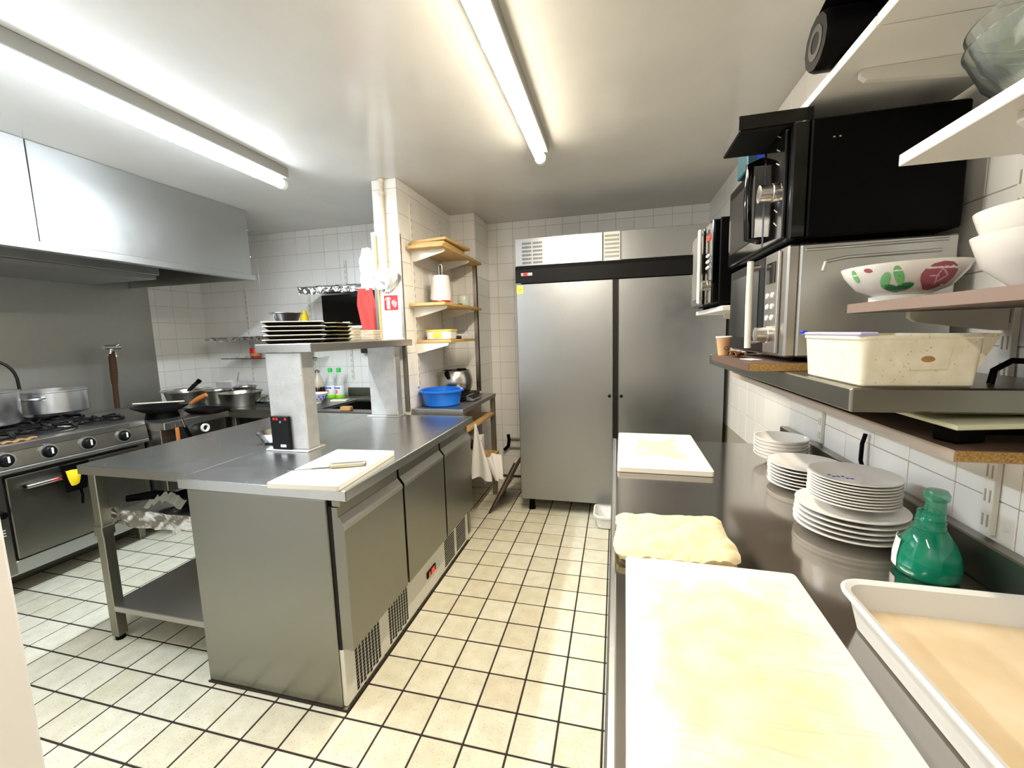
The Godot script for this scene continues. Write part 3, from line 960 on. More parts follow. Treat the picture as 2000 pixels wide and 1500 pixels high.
	var vv := part("valve", geo().tube([V(0.0, 0.49, -0.075), V(0, 0.49, 0.035)], 0.018, 10).tube([V(0.0, 0.44, -0.0), V(0, 0.49, -0.015)], 0.016, 10), M.chrome, o)
	part("lever", geo().tube([V(0.0, 0.495, -0.035), V(0.01, 0.51, -0.065)], 0.009, 8).tube([V(0, 0.455, -0.04), V(0.0, 0.42, -0.045), V(0, 0.40, -0.02)], 0.006, 8), M.chrome, vv)
	# exhaust hood
	o = thing("extractor_hood", "large stainless steel extractor hood hanging over the cooking line", "hood", V(-3.41, 1.82, -1.4))
	for a in [[-2.71, -1.468], [-1.464, -0.2]]:
		part("front_panel", wg(o).box(V(-2.785, 1.862, a[0]), V(-2.765, CEIL - 0.001, a[1]), 0.002), M.steel_hood, o)
	part("front_lip", wg(o).box(V(-2.795, 1.822, -2.725), V(-2.745, 1.866, -0.2), 0.003), M.steel_hood, o)
	part("end_panel", wg(o).box(V(XL + 0.02, 1.825, -2.712), V(-2.785, CEIL - 0.001, -2.695), 0.002), M.steel_hood, o)
	part("inner_plate", wg(o).box(V(-3.35, 1.86, -2.43), V(-3.325, 1.99, -0.2), 0.002), M.steel_hood, o)
	part("inner_slope", wg(o).at(V(0, 0, -2.43) - o.position).prism(P([-3.35, 1.99, -3.325, 1.985, -2.80, 2.15, -2.80, 2.17]), 2.2), M.steel_hood, o)
	part("filter_box", wg(o).box(V(XL + 0.02, 1.83, -2.43), V(-3.36, 1.86, -0.2), 0.002), M.steel_hood, o)
	part("rivets", func_rivets(o), M.chrome, o).set_meta("kind", "stuff")


func func_rivets(o: Node3D) -> Geo:
	var g := wg(o)
	for k in 5:
		g.box(V(-2.768, 1.90 + k * 0.1, -2.717), V(-2.762, 1.906 + k * 0.1, -2.711), 0.001)
	return g


func pan(called: String, label: String, where: Vector3, r: float, h: float, m: Material) -> Node3D:
	var o := thing(called, label, "pan", where)
	part("pan_shell", geo().loft(P([0, 0, r * 0.72, 0, r * 0.78, 0.01, r * 0.93, h - 0.01, r, h - 0.002, r, h + 0.001, r * 0.9, h - 0.004, r * 0.75, 0.014, r * 0.7, 0.005, 0, 0.005]), 0, 0, 40), m, o)
	return o


func back_bench() -> void:
	# wok unit next to the range
	var o := thing("wok_unit", "low steel cooking unit in the corner between the range and the sink bench", "stove", V(-3.5, 0, -2.3))
	part("body", wg(o).box(V(-4.0, 0.15, -2.55), V(-2.99, 0.765, -2.06), 0.004), M.steel, o)
	part("top_plate", wg(o).box(V(-4.0, 0.765, -2.55), V(-2.95, 0.815, -2.06), 0.004), M.steel_shelf, o)
	for zz in [-2.12, -2.5]:
		part("leg", wg(o).box(V(-3.06, 0.0, zz - 0.02), V(-3.02, 0.15, zz + 0.02), 0.003), M.white_enamel, o)
		part("leg", wg(o).box(V(-3.95, 0.0, zz - 0.02), V(-3.91, 0.15, zz + 0.02), 0.003), M.white_enamel, o)
	# bench with sink
	o = thing("sink_bench", "long dark stainless steel bench with a sink along the back wall", "sink", V(-2.8, 0, -2.95))
	part("worktop", wg(o).box(V(-4.0, 0.79, -3.33), V(-2.20, 0.82, -2.56), 0.003).box(V(-2.20, 0.79, -2.66), V(-1.54, 0.82, -2.56), 0.003).box(V(-2.20, 0.79, -3.33), V(-1.54, 0.82, -3.12), 0.003).box(V(-1.64, 0.79, -3.12), V(-1.54, 0.82, -2.66)), M.steel, o)
	part("apron", wg(o).box(V(-4.0, 0.755, -2.566), V(-1.54, 0.80, -2.55), 0.003), M.steel, o)
	part("sink_bowl", wg(o).box(V(-2.20, 0.60, -3.12), V(-2.19, 0.80, -2.66)).box(V(-1.65, 0.60, -3.12), V(-1.64, 0.80, -2.66)).box(V(-2.20, 0.60, -3.13), V(-1.64, 0.80, -3.12)).box(V(-2.20, 0.60, -2.66), V(-1.64, 0.80, -2.65)).box(V(-2.20, 0.59, -3.13), V(-1.64, 0.60, -2.65)), M.steel_counter, o)
	part("upstand", wg(o).box(V(-2.43, 0.82, -3.347), V(-1.54, 0.895, -3.332), 0.003), M.steel, o)
	part("lower_shelf", wg(o).box(V(-4.0, 0.2, -3.33), V(-1.54, 0.23, -2.62), 0.003), M.steel, o)
	for x in [-2.95, -1.6]:
		for zz in [-3.3, -2.6]:
			part("leg", wg(o).box(V(x - 0.02, 0, zz - 0.02), V(x + 0.02, 0.79, zz + 0.02), 0.003), M.steel_leg, o)
	# things on the wok unit and the bench
	o = thing("wok", "wide dark wok with a thin pale stick across its rim on the corner cooking unit", "wok", V(-3.20, 0.845, -2.235))
	part("wok_shell", geo().loft(P([0, 0, 0.05, 0.004, 0.11, 0.02, 0.17, 0.055, 0.172, 0.058, 0.168, 0.059, 0.105, 0.026, 0.05, 0.009, 0, 0.006]), 0, 0, 44), M.iron, o)
	part("ring", geo().loft(P([0.08, -0.0295, 0.10, -0.0295, 0.09, 0.012, 0.08, 0.012, 0.08, -0.0295]), 0, 0, 28), M.black, o)
	single("chopstick", geo().tube([V(-0.16, 0, 0), V(0.16, 0.0, 0)], 0.006, 6), M.cream_dish, "thin pale stick lying across the dark wok", "stick", V(-3.24, 0.921, -2.25), 0.5)
	o = thing("flat_tray", "grey flat cooking tray on the corner cooking unit beside the wok", "tray", V(-3.02, 0.8155, -2.44), 0.05)
	part("tray_shell", geo().loft(P([0.005, 0, 0.02, 0.004, 0.045, 0.03, 0.05, 0.032, 0.044, 0.034, 0.02, 0.008, 0.005, 0.006]), 0.10, 0.05, 20), M.dark_steel, o)
	o = thing("spatula", "steel spatula with a brown wooden handle leaning on the wok rim", "spatula", V(-2.995, 0.862, -2.25), -0.35)
	part("shaft", geo().tube([V(-0.07, 0.05, 0.01), V(0.02, 0.055, -0.03)], 0.006, 8), M.chrome, o)
	part("handle", geo().tube([V(0.02, 0.055, -0.03), V(0.08, 0.09, -0.06), V(0.13, 0.115, -0.09)], [0.012, 0.017, 0.014], 10), M.wood_handle, o)
	o = pan("steel_pan", "shiny steel pan with sloping sides next to the wok", V(-3.62, 0.8205, -2.75), 0.165, 0.115, M.inox)
	part("lid_rim", geo().loft(P([0.168, 0.119, 0.19, 0.123, 0.19, 0.128, 0.168, 0.126, 0.168, 0.119]), 0, 0, 40), M.inox, o)
	part("handle", geo().tube([V(0.05, 0.115, 0.02), V(0.09, 0.16, 0.0), V(0.125, 0.195, -0.02)], [0.014, 0.017, 0.016], 10), M.dark_steel, o)
	part("grip_end", geo().tube([V(0.119, 0.19, -0.017), V(0.135, 0.205, -0.024)], 0.019, 10), M.black, o)
	pan("steel_pan", "small steel pan between the two larger pans on the sink bench", V(-3.33, 0.8205, -2.80), 0.105, 0.12, M.inox)
	o = pan("steel_pan", "steel pan catching a bright highlight at the front of the sink bench", V(-3.02, 0.8205, -2.73), 0.165, 0.115, M.inox)
	pan("sauce_pan", "steel sauce pan behind the other pans on the sink bench", V(-3.30, 0.8205, -3.04), 0.10, 0.12, M.inox)
	o = thing("plastic_tub", "white plastic tub with a spoon in it on the sink bench", "tub", V(-3.56, 0.8205, -3.15))
	part("tub_shell", geo().loft(P([0.01, 0, 0.02, 0.005, 0.03, 0.15, 0.034, 0.155, 0.026, 0.155, 0.014, 0.01]), 0.08, 0.06, 20), M.white_plastic, o)
	part("spoon", geo().tube([V(0.02, 0.02, 0), V(0.055, 0.24, -0.03)], 0.006, 8), M.inox, o)
	single("plastic_bag", geo().sheet(14, 10, func(u: float, v: float): return V(0.09 * cos(u * TAU) * (1.0 - 0.6 * v) + 0.01 * sin(v * 17.0), 0.13 * v + 0.01 * sin(u * 25.0), 0.07 * sin(u * TAU) * (1.0 - 0.6 * v)), 0.001), M.white_bag, "crumpled white plastic bag next to the white tub", "bag", V(-3.09, 0.836, -3.19))
	o = thing("cutlery_rack", "wire rack of cutlery and small steel parts on the sink bench", "rack", V(-2.735, 0.8205, -2.80))
	part("basket", geo().box(V(-0.11, 0, -0.1), V(0.11, 0.012, 0.1), 0.003).box(V(-0.11, 0.012, -0.1), V(-0.105, 0.07, 0.1)).box(V(0.105, 0.012, -0.1), V(0.11, 0.07, 0.1)).box(V(-0.11, 0.012, 0.095), V(0.11, 0.04, 0.1)), M.chrome, o)
	for k in 7:
		part("utensil", geo().tube([V(-0.09 + k * 0.03, 0.021, rng.randf_range(-0.06, 0.09)), V(-0.085 + k * 0.027, rng.randf_range(0.05, 0.11), rng.randf_range(-0.08, 0.05))], 0.009, 8), M.chrome, o)
	o = thing("wall_grater", "steel grater lying behind the cutlery rack", "grater", V(-2.88, 0.8205, -3.05), 0.2)
	part("plate", geo().at(V(0, 0, 0), Basis(Vector3.RIGHT, -0.9)).box(V(-0.11, 0.02, -0.003), V(0.11, 0.16, 0.003), 0.002), M.inox, o)
	part("frame", geo().box(V(-0.11, 0, 0.02), V(0.11, 0.05, 0.03), 0.003), M.dark_steel, o)
	# utensils hanging on the front of the wok unit
	o = thing("orange_spatula", "spatula with an orange wooden handle hanging at the front of the cooking unit", "spatula", V(-2.935, 0.66, -2.13))
	part("handle", geo().box(V(-0.008, 0, -0.012), V(0.008, 0.11, 0.012), 0.005), M.wood_handle, o)
	part("ferrule", geo().tube([V(0, 0.11, -0.006), V(0, 0.14, -0.006)], 0.005, 8).tube([V(0, 0.11, 0.006), V(0, 0.14, 0.006)], 0.005, 8), M.chrome, o)
	o = thing("black_tongs", "tongs with a black handle hanging at the front of the cooking unit", "tongs", V(-2.94, 0.68, -2.20))
	part("handle", geo().tube([V(0, 0.08, 0.01), V(0, 0.0, -0.02)], 0.012, 8), M.black, o)
	part("shank", geo().tube([V(0, 0.08, 0.01), V(0, 0.14, 0.025)], 0.006, 8), M.chrome, o)
	single("tape_ring", geo().at(Vector3.ZERO, Basis(Vector3.FORWARD, PI / 2)).loft(P([0.02, -0.008, 0.03, -0.008, 0.03, 0.008, 0.02, 0.008, 0.02, -0.008]), 0, 0, 24), M.white_plastic, "white plastic ring hanging at the front of the cooking unit", "ring", V(-2.935, 0.725, -2.33))
	# bottles and bowl by the sink
	for k in 2:
		o = thing("syrup_bottle", ["clear glass bottle with a green cap beside the amber bottle", "clear glass bottle with a green cap and printed label nearest the sink upstand"][k], "bottle", V([-2.505, -2.415][k], 0.8205, [-3.2, -3.2][k]))
		part("glass_body", geo().loft(P([0, 0, 0.036, 0, 0.04, 0.006, 0.04, 0.10, 0.034, 0.14, 0.016, 0.205, 0.014, 0.235, 0, 0.235]), 0, 0, 28), M.bottle_glass, o)
		part("cap", geo().loft(P([0, 0.232, 0.019, 0.232, 0.02, 0.262, 0.015, 0.27, 0, 0.27]), 0, 0, 20), M.cap_green, o)
		var lb := part("label", geo().loft(P([0.0405, 0.02, 0.0412, 0.022, 0.0412, 0.11, 0.0405, 0.112]), 0, 0, 28), M.white_print, o)
		part("green_band", geo().loft(P([0.0413, 0.0, 0.0417, 0.001, 0.0417, 0.027, 0.0413, 0.028]), 0, 0, 28), M.lime, lb)
		part("blue_print", geo().box(V(-0.028, 0.088, 0.037), V(0.028, 0.097, 0.0425)), M.blue_print, lb)
		part("orange_print", geo().box(V(-0.014, 0.045, 0.040), V(0.004, 0.075, 0.0427)), M.orange_print, lb)
	o = thing("amber_bottle", "dark amber bottle with a foil neck behind the patterned bowl", "bottle", V(-2.60, 0.8205, -3.15))
	part("glass_body", geo().loft(P([0, 0, 0.055, 0, 0.058, 0.01, 0.056, 0.09, 0.05, 0.105, 0, 0.105]), 0, 0, 28), M.brown_bottle, o)
	part("shoulder", geo().loft(P([0.05, 0.10, 0.052, 0.11, 0.04, 0.17, 0.022, 0.21, 0.020, 0.235, 0, 0.24]), 0, 0, 28), M.jar_plastic, o)
	part("stopper", geo().loft(P([0, 0.232, 0.024, 0.232, 0.024, 0.246, 0.012, 0.258, 0, 0.26]), 0, 0, 20), M.inox, o)
	o = thing("patterned_bowl", "white bowl with blue pattern standing near the sink", "bowl", V(-2.42, 0.8205, -2.90))
	part("bowl_shell", geo().loft(P([0, 0, 0.035, 0, 0.035, 0.012, 0.06, 0.03, 0.09, 0.08, 0.093, 0.083, 0.088, 0.083, 0.055, 0.034, 0, 0.016]), 0, 0, 36), M.porcelain, o)
	var pt := geo()
	for k in 14:
		for j in 2:
			var a := TAU * (k + 0.5 * j) / 14.0
			var r := 0.0665 + j * 0.0125
			pt.at(V(cos(a) * r, 0.038 + j * 0.021, sin(a) * r), Basis(Vector3.UP, -a)).box(V(-0.003, -0.006, -0.005), V(0.003, 0.006, 0.005), 0.001)
	part("blue_pattern", pt, M.blue_print, o).set_meta("kind", "stuff")
	single("pale_board", geo().loft(P([0.008, 0, 0.01, 0.002, 0.01, 0.01, 0.008, 0.012]), 0.06, 0.03, 16), M.cream_dish, "small pale board on the bench beside the sink", "board", V(-2.29, 0.8205, -3.02), 0.2)
	single("sponge", geo().loft(P([0.012, 0, 0.016, 0.004, 0.014, 0.024, 0.010, 0.03]), 0.028, 0.012, 16), M.tan, "tan sponge lying at the front rim of the sink", "sponge", V(-1.93, 0.8205, -2.61), 0.1)


# ---------------------------------------------------------------- back wall of the cooking side
# a slotted shelf rail on a wall, standing out along n
func rail(label: String, where: Vector3, h: float, n: Vector3, group := "") -> Node3D:
	var o := thing("shelf_rail", label, "rail", where, 0.0, group)
	var side := n.cross(Vector3.UP)
	var b := Basis(side, Vector3.UP, side.cross(Vector3.UP))
	var out := 1.0 if b.z.dot(n) > 0 else -1.0
	part("strip", geo().at(Vector3.ZERO, b).box(V(-0.0125, 0, 0), V(0.0125, h, 0.011 * out), 0.001), M.white_enamel, o)
	var g := geo().at(Vector3.ZERO, b)
	for k in int(h / 0.05):
		for s in [-1, 1]:
			g.box(V(s * 0.0055 - 0.0018, 0.015 + k * 0.05, 0.0105 * out), V(s * 0.0055 + 0.0018, 0.04 + k * 0.05, 0.0116 * out))
	tag(part("slots", g, M.board_grey, o), "", "", "", "stuff")
	return o


# a tapering bracket: base point on the wall, reaching along d, seen as a thin vertical plate
func bracket(called: String, label: String, where: Vector3, d: Vector3, reach: float, h: float, m: Material, group := "") -> Node3D:
	var side := Vector3.UP.cross(d).normalized()
	var o := thing(called, label, "bracket", where, 0.0, group)
	part("plate", geo().at(side * -0.006, Basis(d, Vector3.UP, d.cross(Vector3.UP))).prism(P([0, -h, 0.02, -h, reach - 0.01, -0.02, reach, -0.012, reach, 0, 0, 0]), 0.012), m, o)
	return o


func foil_shelf(called: String, label: String, where: Vector3, sx: float, sz: float, droop: float, seed_: int) -> void:
	var nz := FastNoiseLite.new()
	nz.seed = seed_
	nz.frequency = 7.0
	var o := thing(called, label, "shelf", where)
	part("shelf_board", geo().box(V(-sx / 2, -0.02, -sz / 2), V(sx / 2, 0, sz / 2), 0.002), M.dark_steel, o)
	part("foil_cover", geo().sheet(60, 14, func(u: float, v: float):
		var x := lerpf(-sx / 2 - 0.02, sx / 2 + 0.01, u)
		var z := lerpf(-sz / 2 + 0.01, sz / 2 + 0.012, minf(v / 0.72, 1.0))
		var y := 0.004 if v < 0.72 else 0.004 - (v - 0.72) / 0.28 * droop * (0.85 + 0.3 * absf(sin(x * 8.0)))
		return V(x, y + nz.get_noise_2d(x * 2.0, v * 0.8) * 0.010, z + (nz.get_noise_2d(x * 1.8 + 40.0, v * 0.7) * 0.022 if v > 0.6 else 0.0)), 0.0015), M.foil, o)


func back_wall_objects() -> void:
	foil_shelf("foil_shelf", "wall shelf covered with crumpled foil above the black microwave", V(-2.27, 1.785, -3.175), 0.62, 0.33, 0.055, 8)
	foil_shelf("foil_shelf", "long foil covered wall shelf behind the plate stacks", V(-3.32, 1.385, -3.225), 0.84, 0.24, 0.03, 18)
	rail("white slotted shelf rail above the glass shelf", V(-3.50, 0.95, ZBL + 0.003), 0.92, V(0, 0, 1))
	rail("white slotted shelf rail beside the black microwave", V(-2.37, 0.97, ZBL + 0.003), 1.08, V(0, 0, 1))
	rail("thin white slotted rail between the glass shelf and the black microwave", V(-2.78, 0.99, ZBL + 0.003), 0.8, V(0, 0, 1))
	single("wall_shelf", geo().box(V(-0.6, -0.02, -0.17), V(0.6, 0, 0.17), 0.002), M.white_melamine, "white wall shelf carrying the black microwave over the sink", "shelf", V(-2.25, 1.455, -3.178))
	var o := thing("microwave", "black microwave oven on the wall shelf above the sink", "microwave", V(-2.15, 1.455, -3.165))
	part("case", geo().box(V(-0.24, 0.008, -0.155), V(0.22, 0.258, 0.14), 0.004), M.black, o)
	part("door", geo().box(V(-0.24, 0.01, 0.14), V(0.12, 0.256, 0.152), 0.004), M.black_gloss, o)
	part("control_strip", geo().box(V(0.124, 0.01, 0.14), V(0.22, 0.256, 0.152), 0.003), M.inox, o)
	part("badge", geo().box(V(-0.05, 0.025, 0.1522), V(0.02, 0.033, 0.1532)), M.white_print, o)
	for s in [-1, 1]:
		part("foot", geo().loft(P([0, 0, 0.015, 0, 0.015, 0.009, 0, 0.009]), 0, 0, 12), M.black, o).position = V(s * 0.19, 0, 0.1)
	single("yellow_bottle", geo().loft(P([0, 0, 0.03, 0, 0.034, 0.01, 0.034, 0.10, 0.02, 0.13, 0.016, 0.15, 0, 0.15]), 0, 0, 24), M.yellow, "yellow plastic bottle beside the black microwave over the sink", "bottle", V(-2.66, 1.4555, -3.12))
	single("grey_dish", geo().loft(P([0, 0, 0.03, 0, 0.035, 0.03, 0.065, 0.05, 0.066, 0.053, 0.03, 0.034, 0, 0.01]), 0, 0, 28), M.inox, "small grey metal dish between yellow bottle and black microwave", "dish", V(-2.51, 1.4555, -3.12))
	o = thing("glass_shelf", "narrow glass shelf fixed to the wall tiles below the long foil shelf", "shelf", V(-3.15, 1.19, -3.26))
	part("pane", geo().box(V(-0.54, -0.006, -0.085), V(0.54, 0, 0.085), 0.001), M.bottle_glass, o)
	part("front_edge", geo().box(V(-0.54, -0.0065, 0.085), V(0.54, 0.0005, 0.088)), M.dark_steel, o)
	for x in [-0.4, 0.4]:
		part("holder", geo().box(V(x - 0.012, -0.016, -0.087), V(x + 0.012, -0.0062, -0.03), 0.002), M.chrome, o)
	o = thing("red_tin", "small red tin with a rounded label on the glass shelf", "tin", V(-3.36, 1.1905, -3.25))
	part("can", geo().loft(P([0, 0, 0.042, 0, 0.044, 0.004, 0.044, 0.088, 0.04, 0.094, 0, 0.094]), 0, 0, 24), M.red_plastic, o)
	part("label", geo().loft(P([0.0443, 0.018, 0.0447, 0.02, 0.0447, 0.04, 0.0443, 0.042]), 0, 0, 24), M.tan, o)
	single("soap_dish", geo().loft(P([0, 0, 0.03, 0, 0.05, 0.02, 0.047, 0.022, 0.027, 0.006, 0, 0.006]), 0, 0, 24, 1.4, 1.0), M.cream_dish, "pale oval dish on the glass shelf beside the red tin", "dish", V(-3.53, 1.1905, -3.25))
	o = thing("lime_cup", "lime green cup on the glass shelf next to the gantry column", "cup", V(-2.77, 1.1905, -3.24))
	part("cup_shell", geo().loft(P([0, 0.012, 0.034, 0.012, 0.04, 0.075, 0.037, 0.075, 0.03, 0.018, 0, 0.018]), 0, 0, 24), M.lime, o)
	part("base", geo().loft(P([0, 0, 0.036, 0, 0.036, 0.012, 0, 0.012]), 0, 0, 24), M.black, o)
	o = thing("hook_rack", "small metal hook rack hanging on the tiles over the sink", "hooks", V(-2.05, 1.16, ZBL + 0.004))
	part("bar", geo().box(V(-0.14, 0.08, 0), V(0.06, 0.095, 0.012), 0.002), M.steel_leg, o)
	for k in 4:
		part("hook", geo().tube([V(-0.09 + k * 0.035, 0.085, 0.01), V(-0.09 + k * 0.035, [0.05, 0.03, -0.01, -0.05][k], 0.012), V(-0.085 + k * 0.035, [0.05, 0.03, -0.01, -0.05][k] - 0.01, 0.02)], 0.004, 6), M.brass, o)
	single("dark_box", geo().box(V(-0.055, 0, 0), V(0.055, 0.04, 0.06), 0.004), M.dark_wood, "small dark box fixed to the tiles under the gantry shelf line", "box", V(-2.18, 1.215, ZBL + 0.003))


# ---------------------------------------------------------------- pillar
func pillar_objects() -> void:
	var zf := -2.4665
	var o := thing("conduit", "beige conduit pipe running down the tiled pillar from the ceiling", "pipe", V(-1.44, 1.72, zf + 0.013))
	part("pipe", geo().tube([V(0, 0, 0), V(0, 0.3, 0), V(0, 0.62, 0)], 0.011, 10), M.conduit, o)
	part("clamp", geo().box(V(-0.017, 0.53, -0.012), V(0.017, 0.55, 0.014), 0.003), M.conduit, o)
	part("clamp", geo().box(V(-0.017, 0.61, -0.012), V(0.017, 0.629, 0.014), 0.003), M.conduit, o)
	single("soap_bag", geo().sheet(20, 14, func(u: float, v: float):
		var a := u * TAU
		var b := PI * v
		var r := 0.05 + 0.012 * sin(a * 3.0 + b * 2.0) + 0.008 * sin(a * 7.0 + 1.0)
		return V(r * cos(a) * sin(b) * 1.5, r * cos(b) * 1.1 + 0.02 * sin(a), 0.035 + r * sin(a) * sin(b) * 0.6), 0.001), M.white_bag, "crumpled white plastic bag stuck on the pillar below the conduit", "bag", V(-1.445, 1.72, zf))
	single("wall_board", geo().box(V(-0.07, 0, 0), V(0.062, 0.325, 0.005), 0.001), M.white_plastic, "smooth white panel on the pillar carrying the fire extinguisher sign", "board", V(-1.42, 1.335, zf + 0.0005))
	# fire extinguisher sign
	o = thing("fire_sign", "red fire extinguisher sign with white cylinder and flames on the pillar", "sign", V(-1.425, 1.575, zf + 0.0062))
	part("plate", geo().box(V(-0.05, -0.048, 0), V(0.05, 0.048, 0.0015), 0.0005), M.sign_red, o)
	part("cylinder", geo().at(V(0, 0, 0.0016)).prism(P([-0.030, -0.040, -0.008, -0.040, -0.008, 0.018, -0.013, 0.026, -0.025, 0.026, -0.030, 0.018]), 0.0006), M.white_print, o)
	part("hose", geo().at(V(0, 0, 0.0016)).prism(P([-0.044, 0.018, -0.036, 0.032, -0.022, 0.037, -0.008, 0.035, 0.002, 0.024, -0.002, 0.022, -0.010, 0.030, -0.024, 0.031, -0.034, 0.027, -0.041, 0.016]), 0.0006), M.white_print, o)
	for k in 5:
		var x: float = [0.006, 0.014, 0.022, 0.030, 0.036][k]
		var y: float = [-0.012, -0.022, -0.030, -0.034, -0.024][k]
		var h: float = [0.03, 0.042, 0.05, 0.045, 0.03][k]
		part("flame", geo().at(V(x, y, 0.0016)).prism(P([0, 0, 0.003, 0.006, 0.005, h * 0.45, 0.003, h * 0.65, 0.010, h, 0.000, h * 0.72, 0.002, h * 0.45, -0.001, 0.008]), 0.0006), M.white_print, o)
	# corner guards
	o = thing("corner_guard", "steel corner strip with dark edge on the pillar side facing the pine shelves", "strip", V(-1.345, 0.85, zf))
	part("face_strip", geo().box(V(-0.022, 0, 0), V(0.004, 1.16, 0.003), 0.0008), M.inox, o)
	part("edge_strip", geo().box(V(0.0042, 0, -0.014), V(0.0068, 1.16, 0.003), 0.0008), M.steel_leg, o)
	o = thing("corner_guard", "steel corner strip with a wooden batten on the pillar side facing the sink", "strip", V(-1.52, 1.34, zf))
	part("face_strip", geo().box(V(-0.024, 0, -0.01), V(-0.001, 0.69, 0.003), 0.0008), M.inox, o)
	part("batten", geo().box(V(0.002, 0, 0), V(0.014, 0.67, 0.008), 0.001), M.pine, o)
	# apron and bag hung on the pillar's far corner
	o = thing("red_apron", "red apron hanging in folds beside the pillar above the gantry shelf", "apron", V(-1.605, 1.335, -2.485))
	part("cloth", geo().sheet(22, 24, func(u: float, v: float):
		var w := lerpf(0.055, 0.075, minf(v * 3.0, 1.0)) * (1.0 - 0.42 * clampf((v - 0.3) / 0.7, 0, 1))
		var x := lerpf(-w, w, u) + 0.03 * clampf((v - 0.2), 0, 1) - 0.02
		return V(x, lerpf(0.345, 0.002, v), 0.007 * sin(u * 9.0 + v * 2.0) + 0.004 * sin(u * 21.0 - v * 5.0)), 0.003), M.red_cloth, o)
	o = thing("hanging_bag", "white translucent plastic bag hanging above the red apron", "bag", V(-1.60, 1.67, -2.485))
	part("film", geo().sheet(18, 20, func(u: float, v: float):
		var w := lerpf(0.030, 0.050, minf(v * 5.0, 1.0))
		return V(lerpf(-w, w, u) + 0.004 * sin(v * 14.0), lerpf(0.275, 0.0, v) - 0.012 * absf(u - 0.6), 0.008 * sin(u * 12.0 + v * 3.0) + 0.004 * sin(v * 29.0 + u * 7.0)), 0.001), M.white_bag, o)


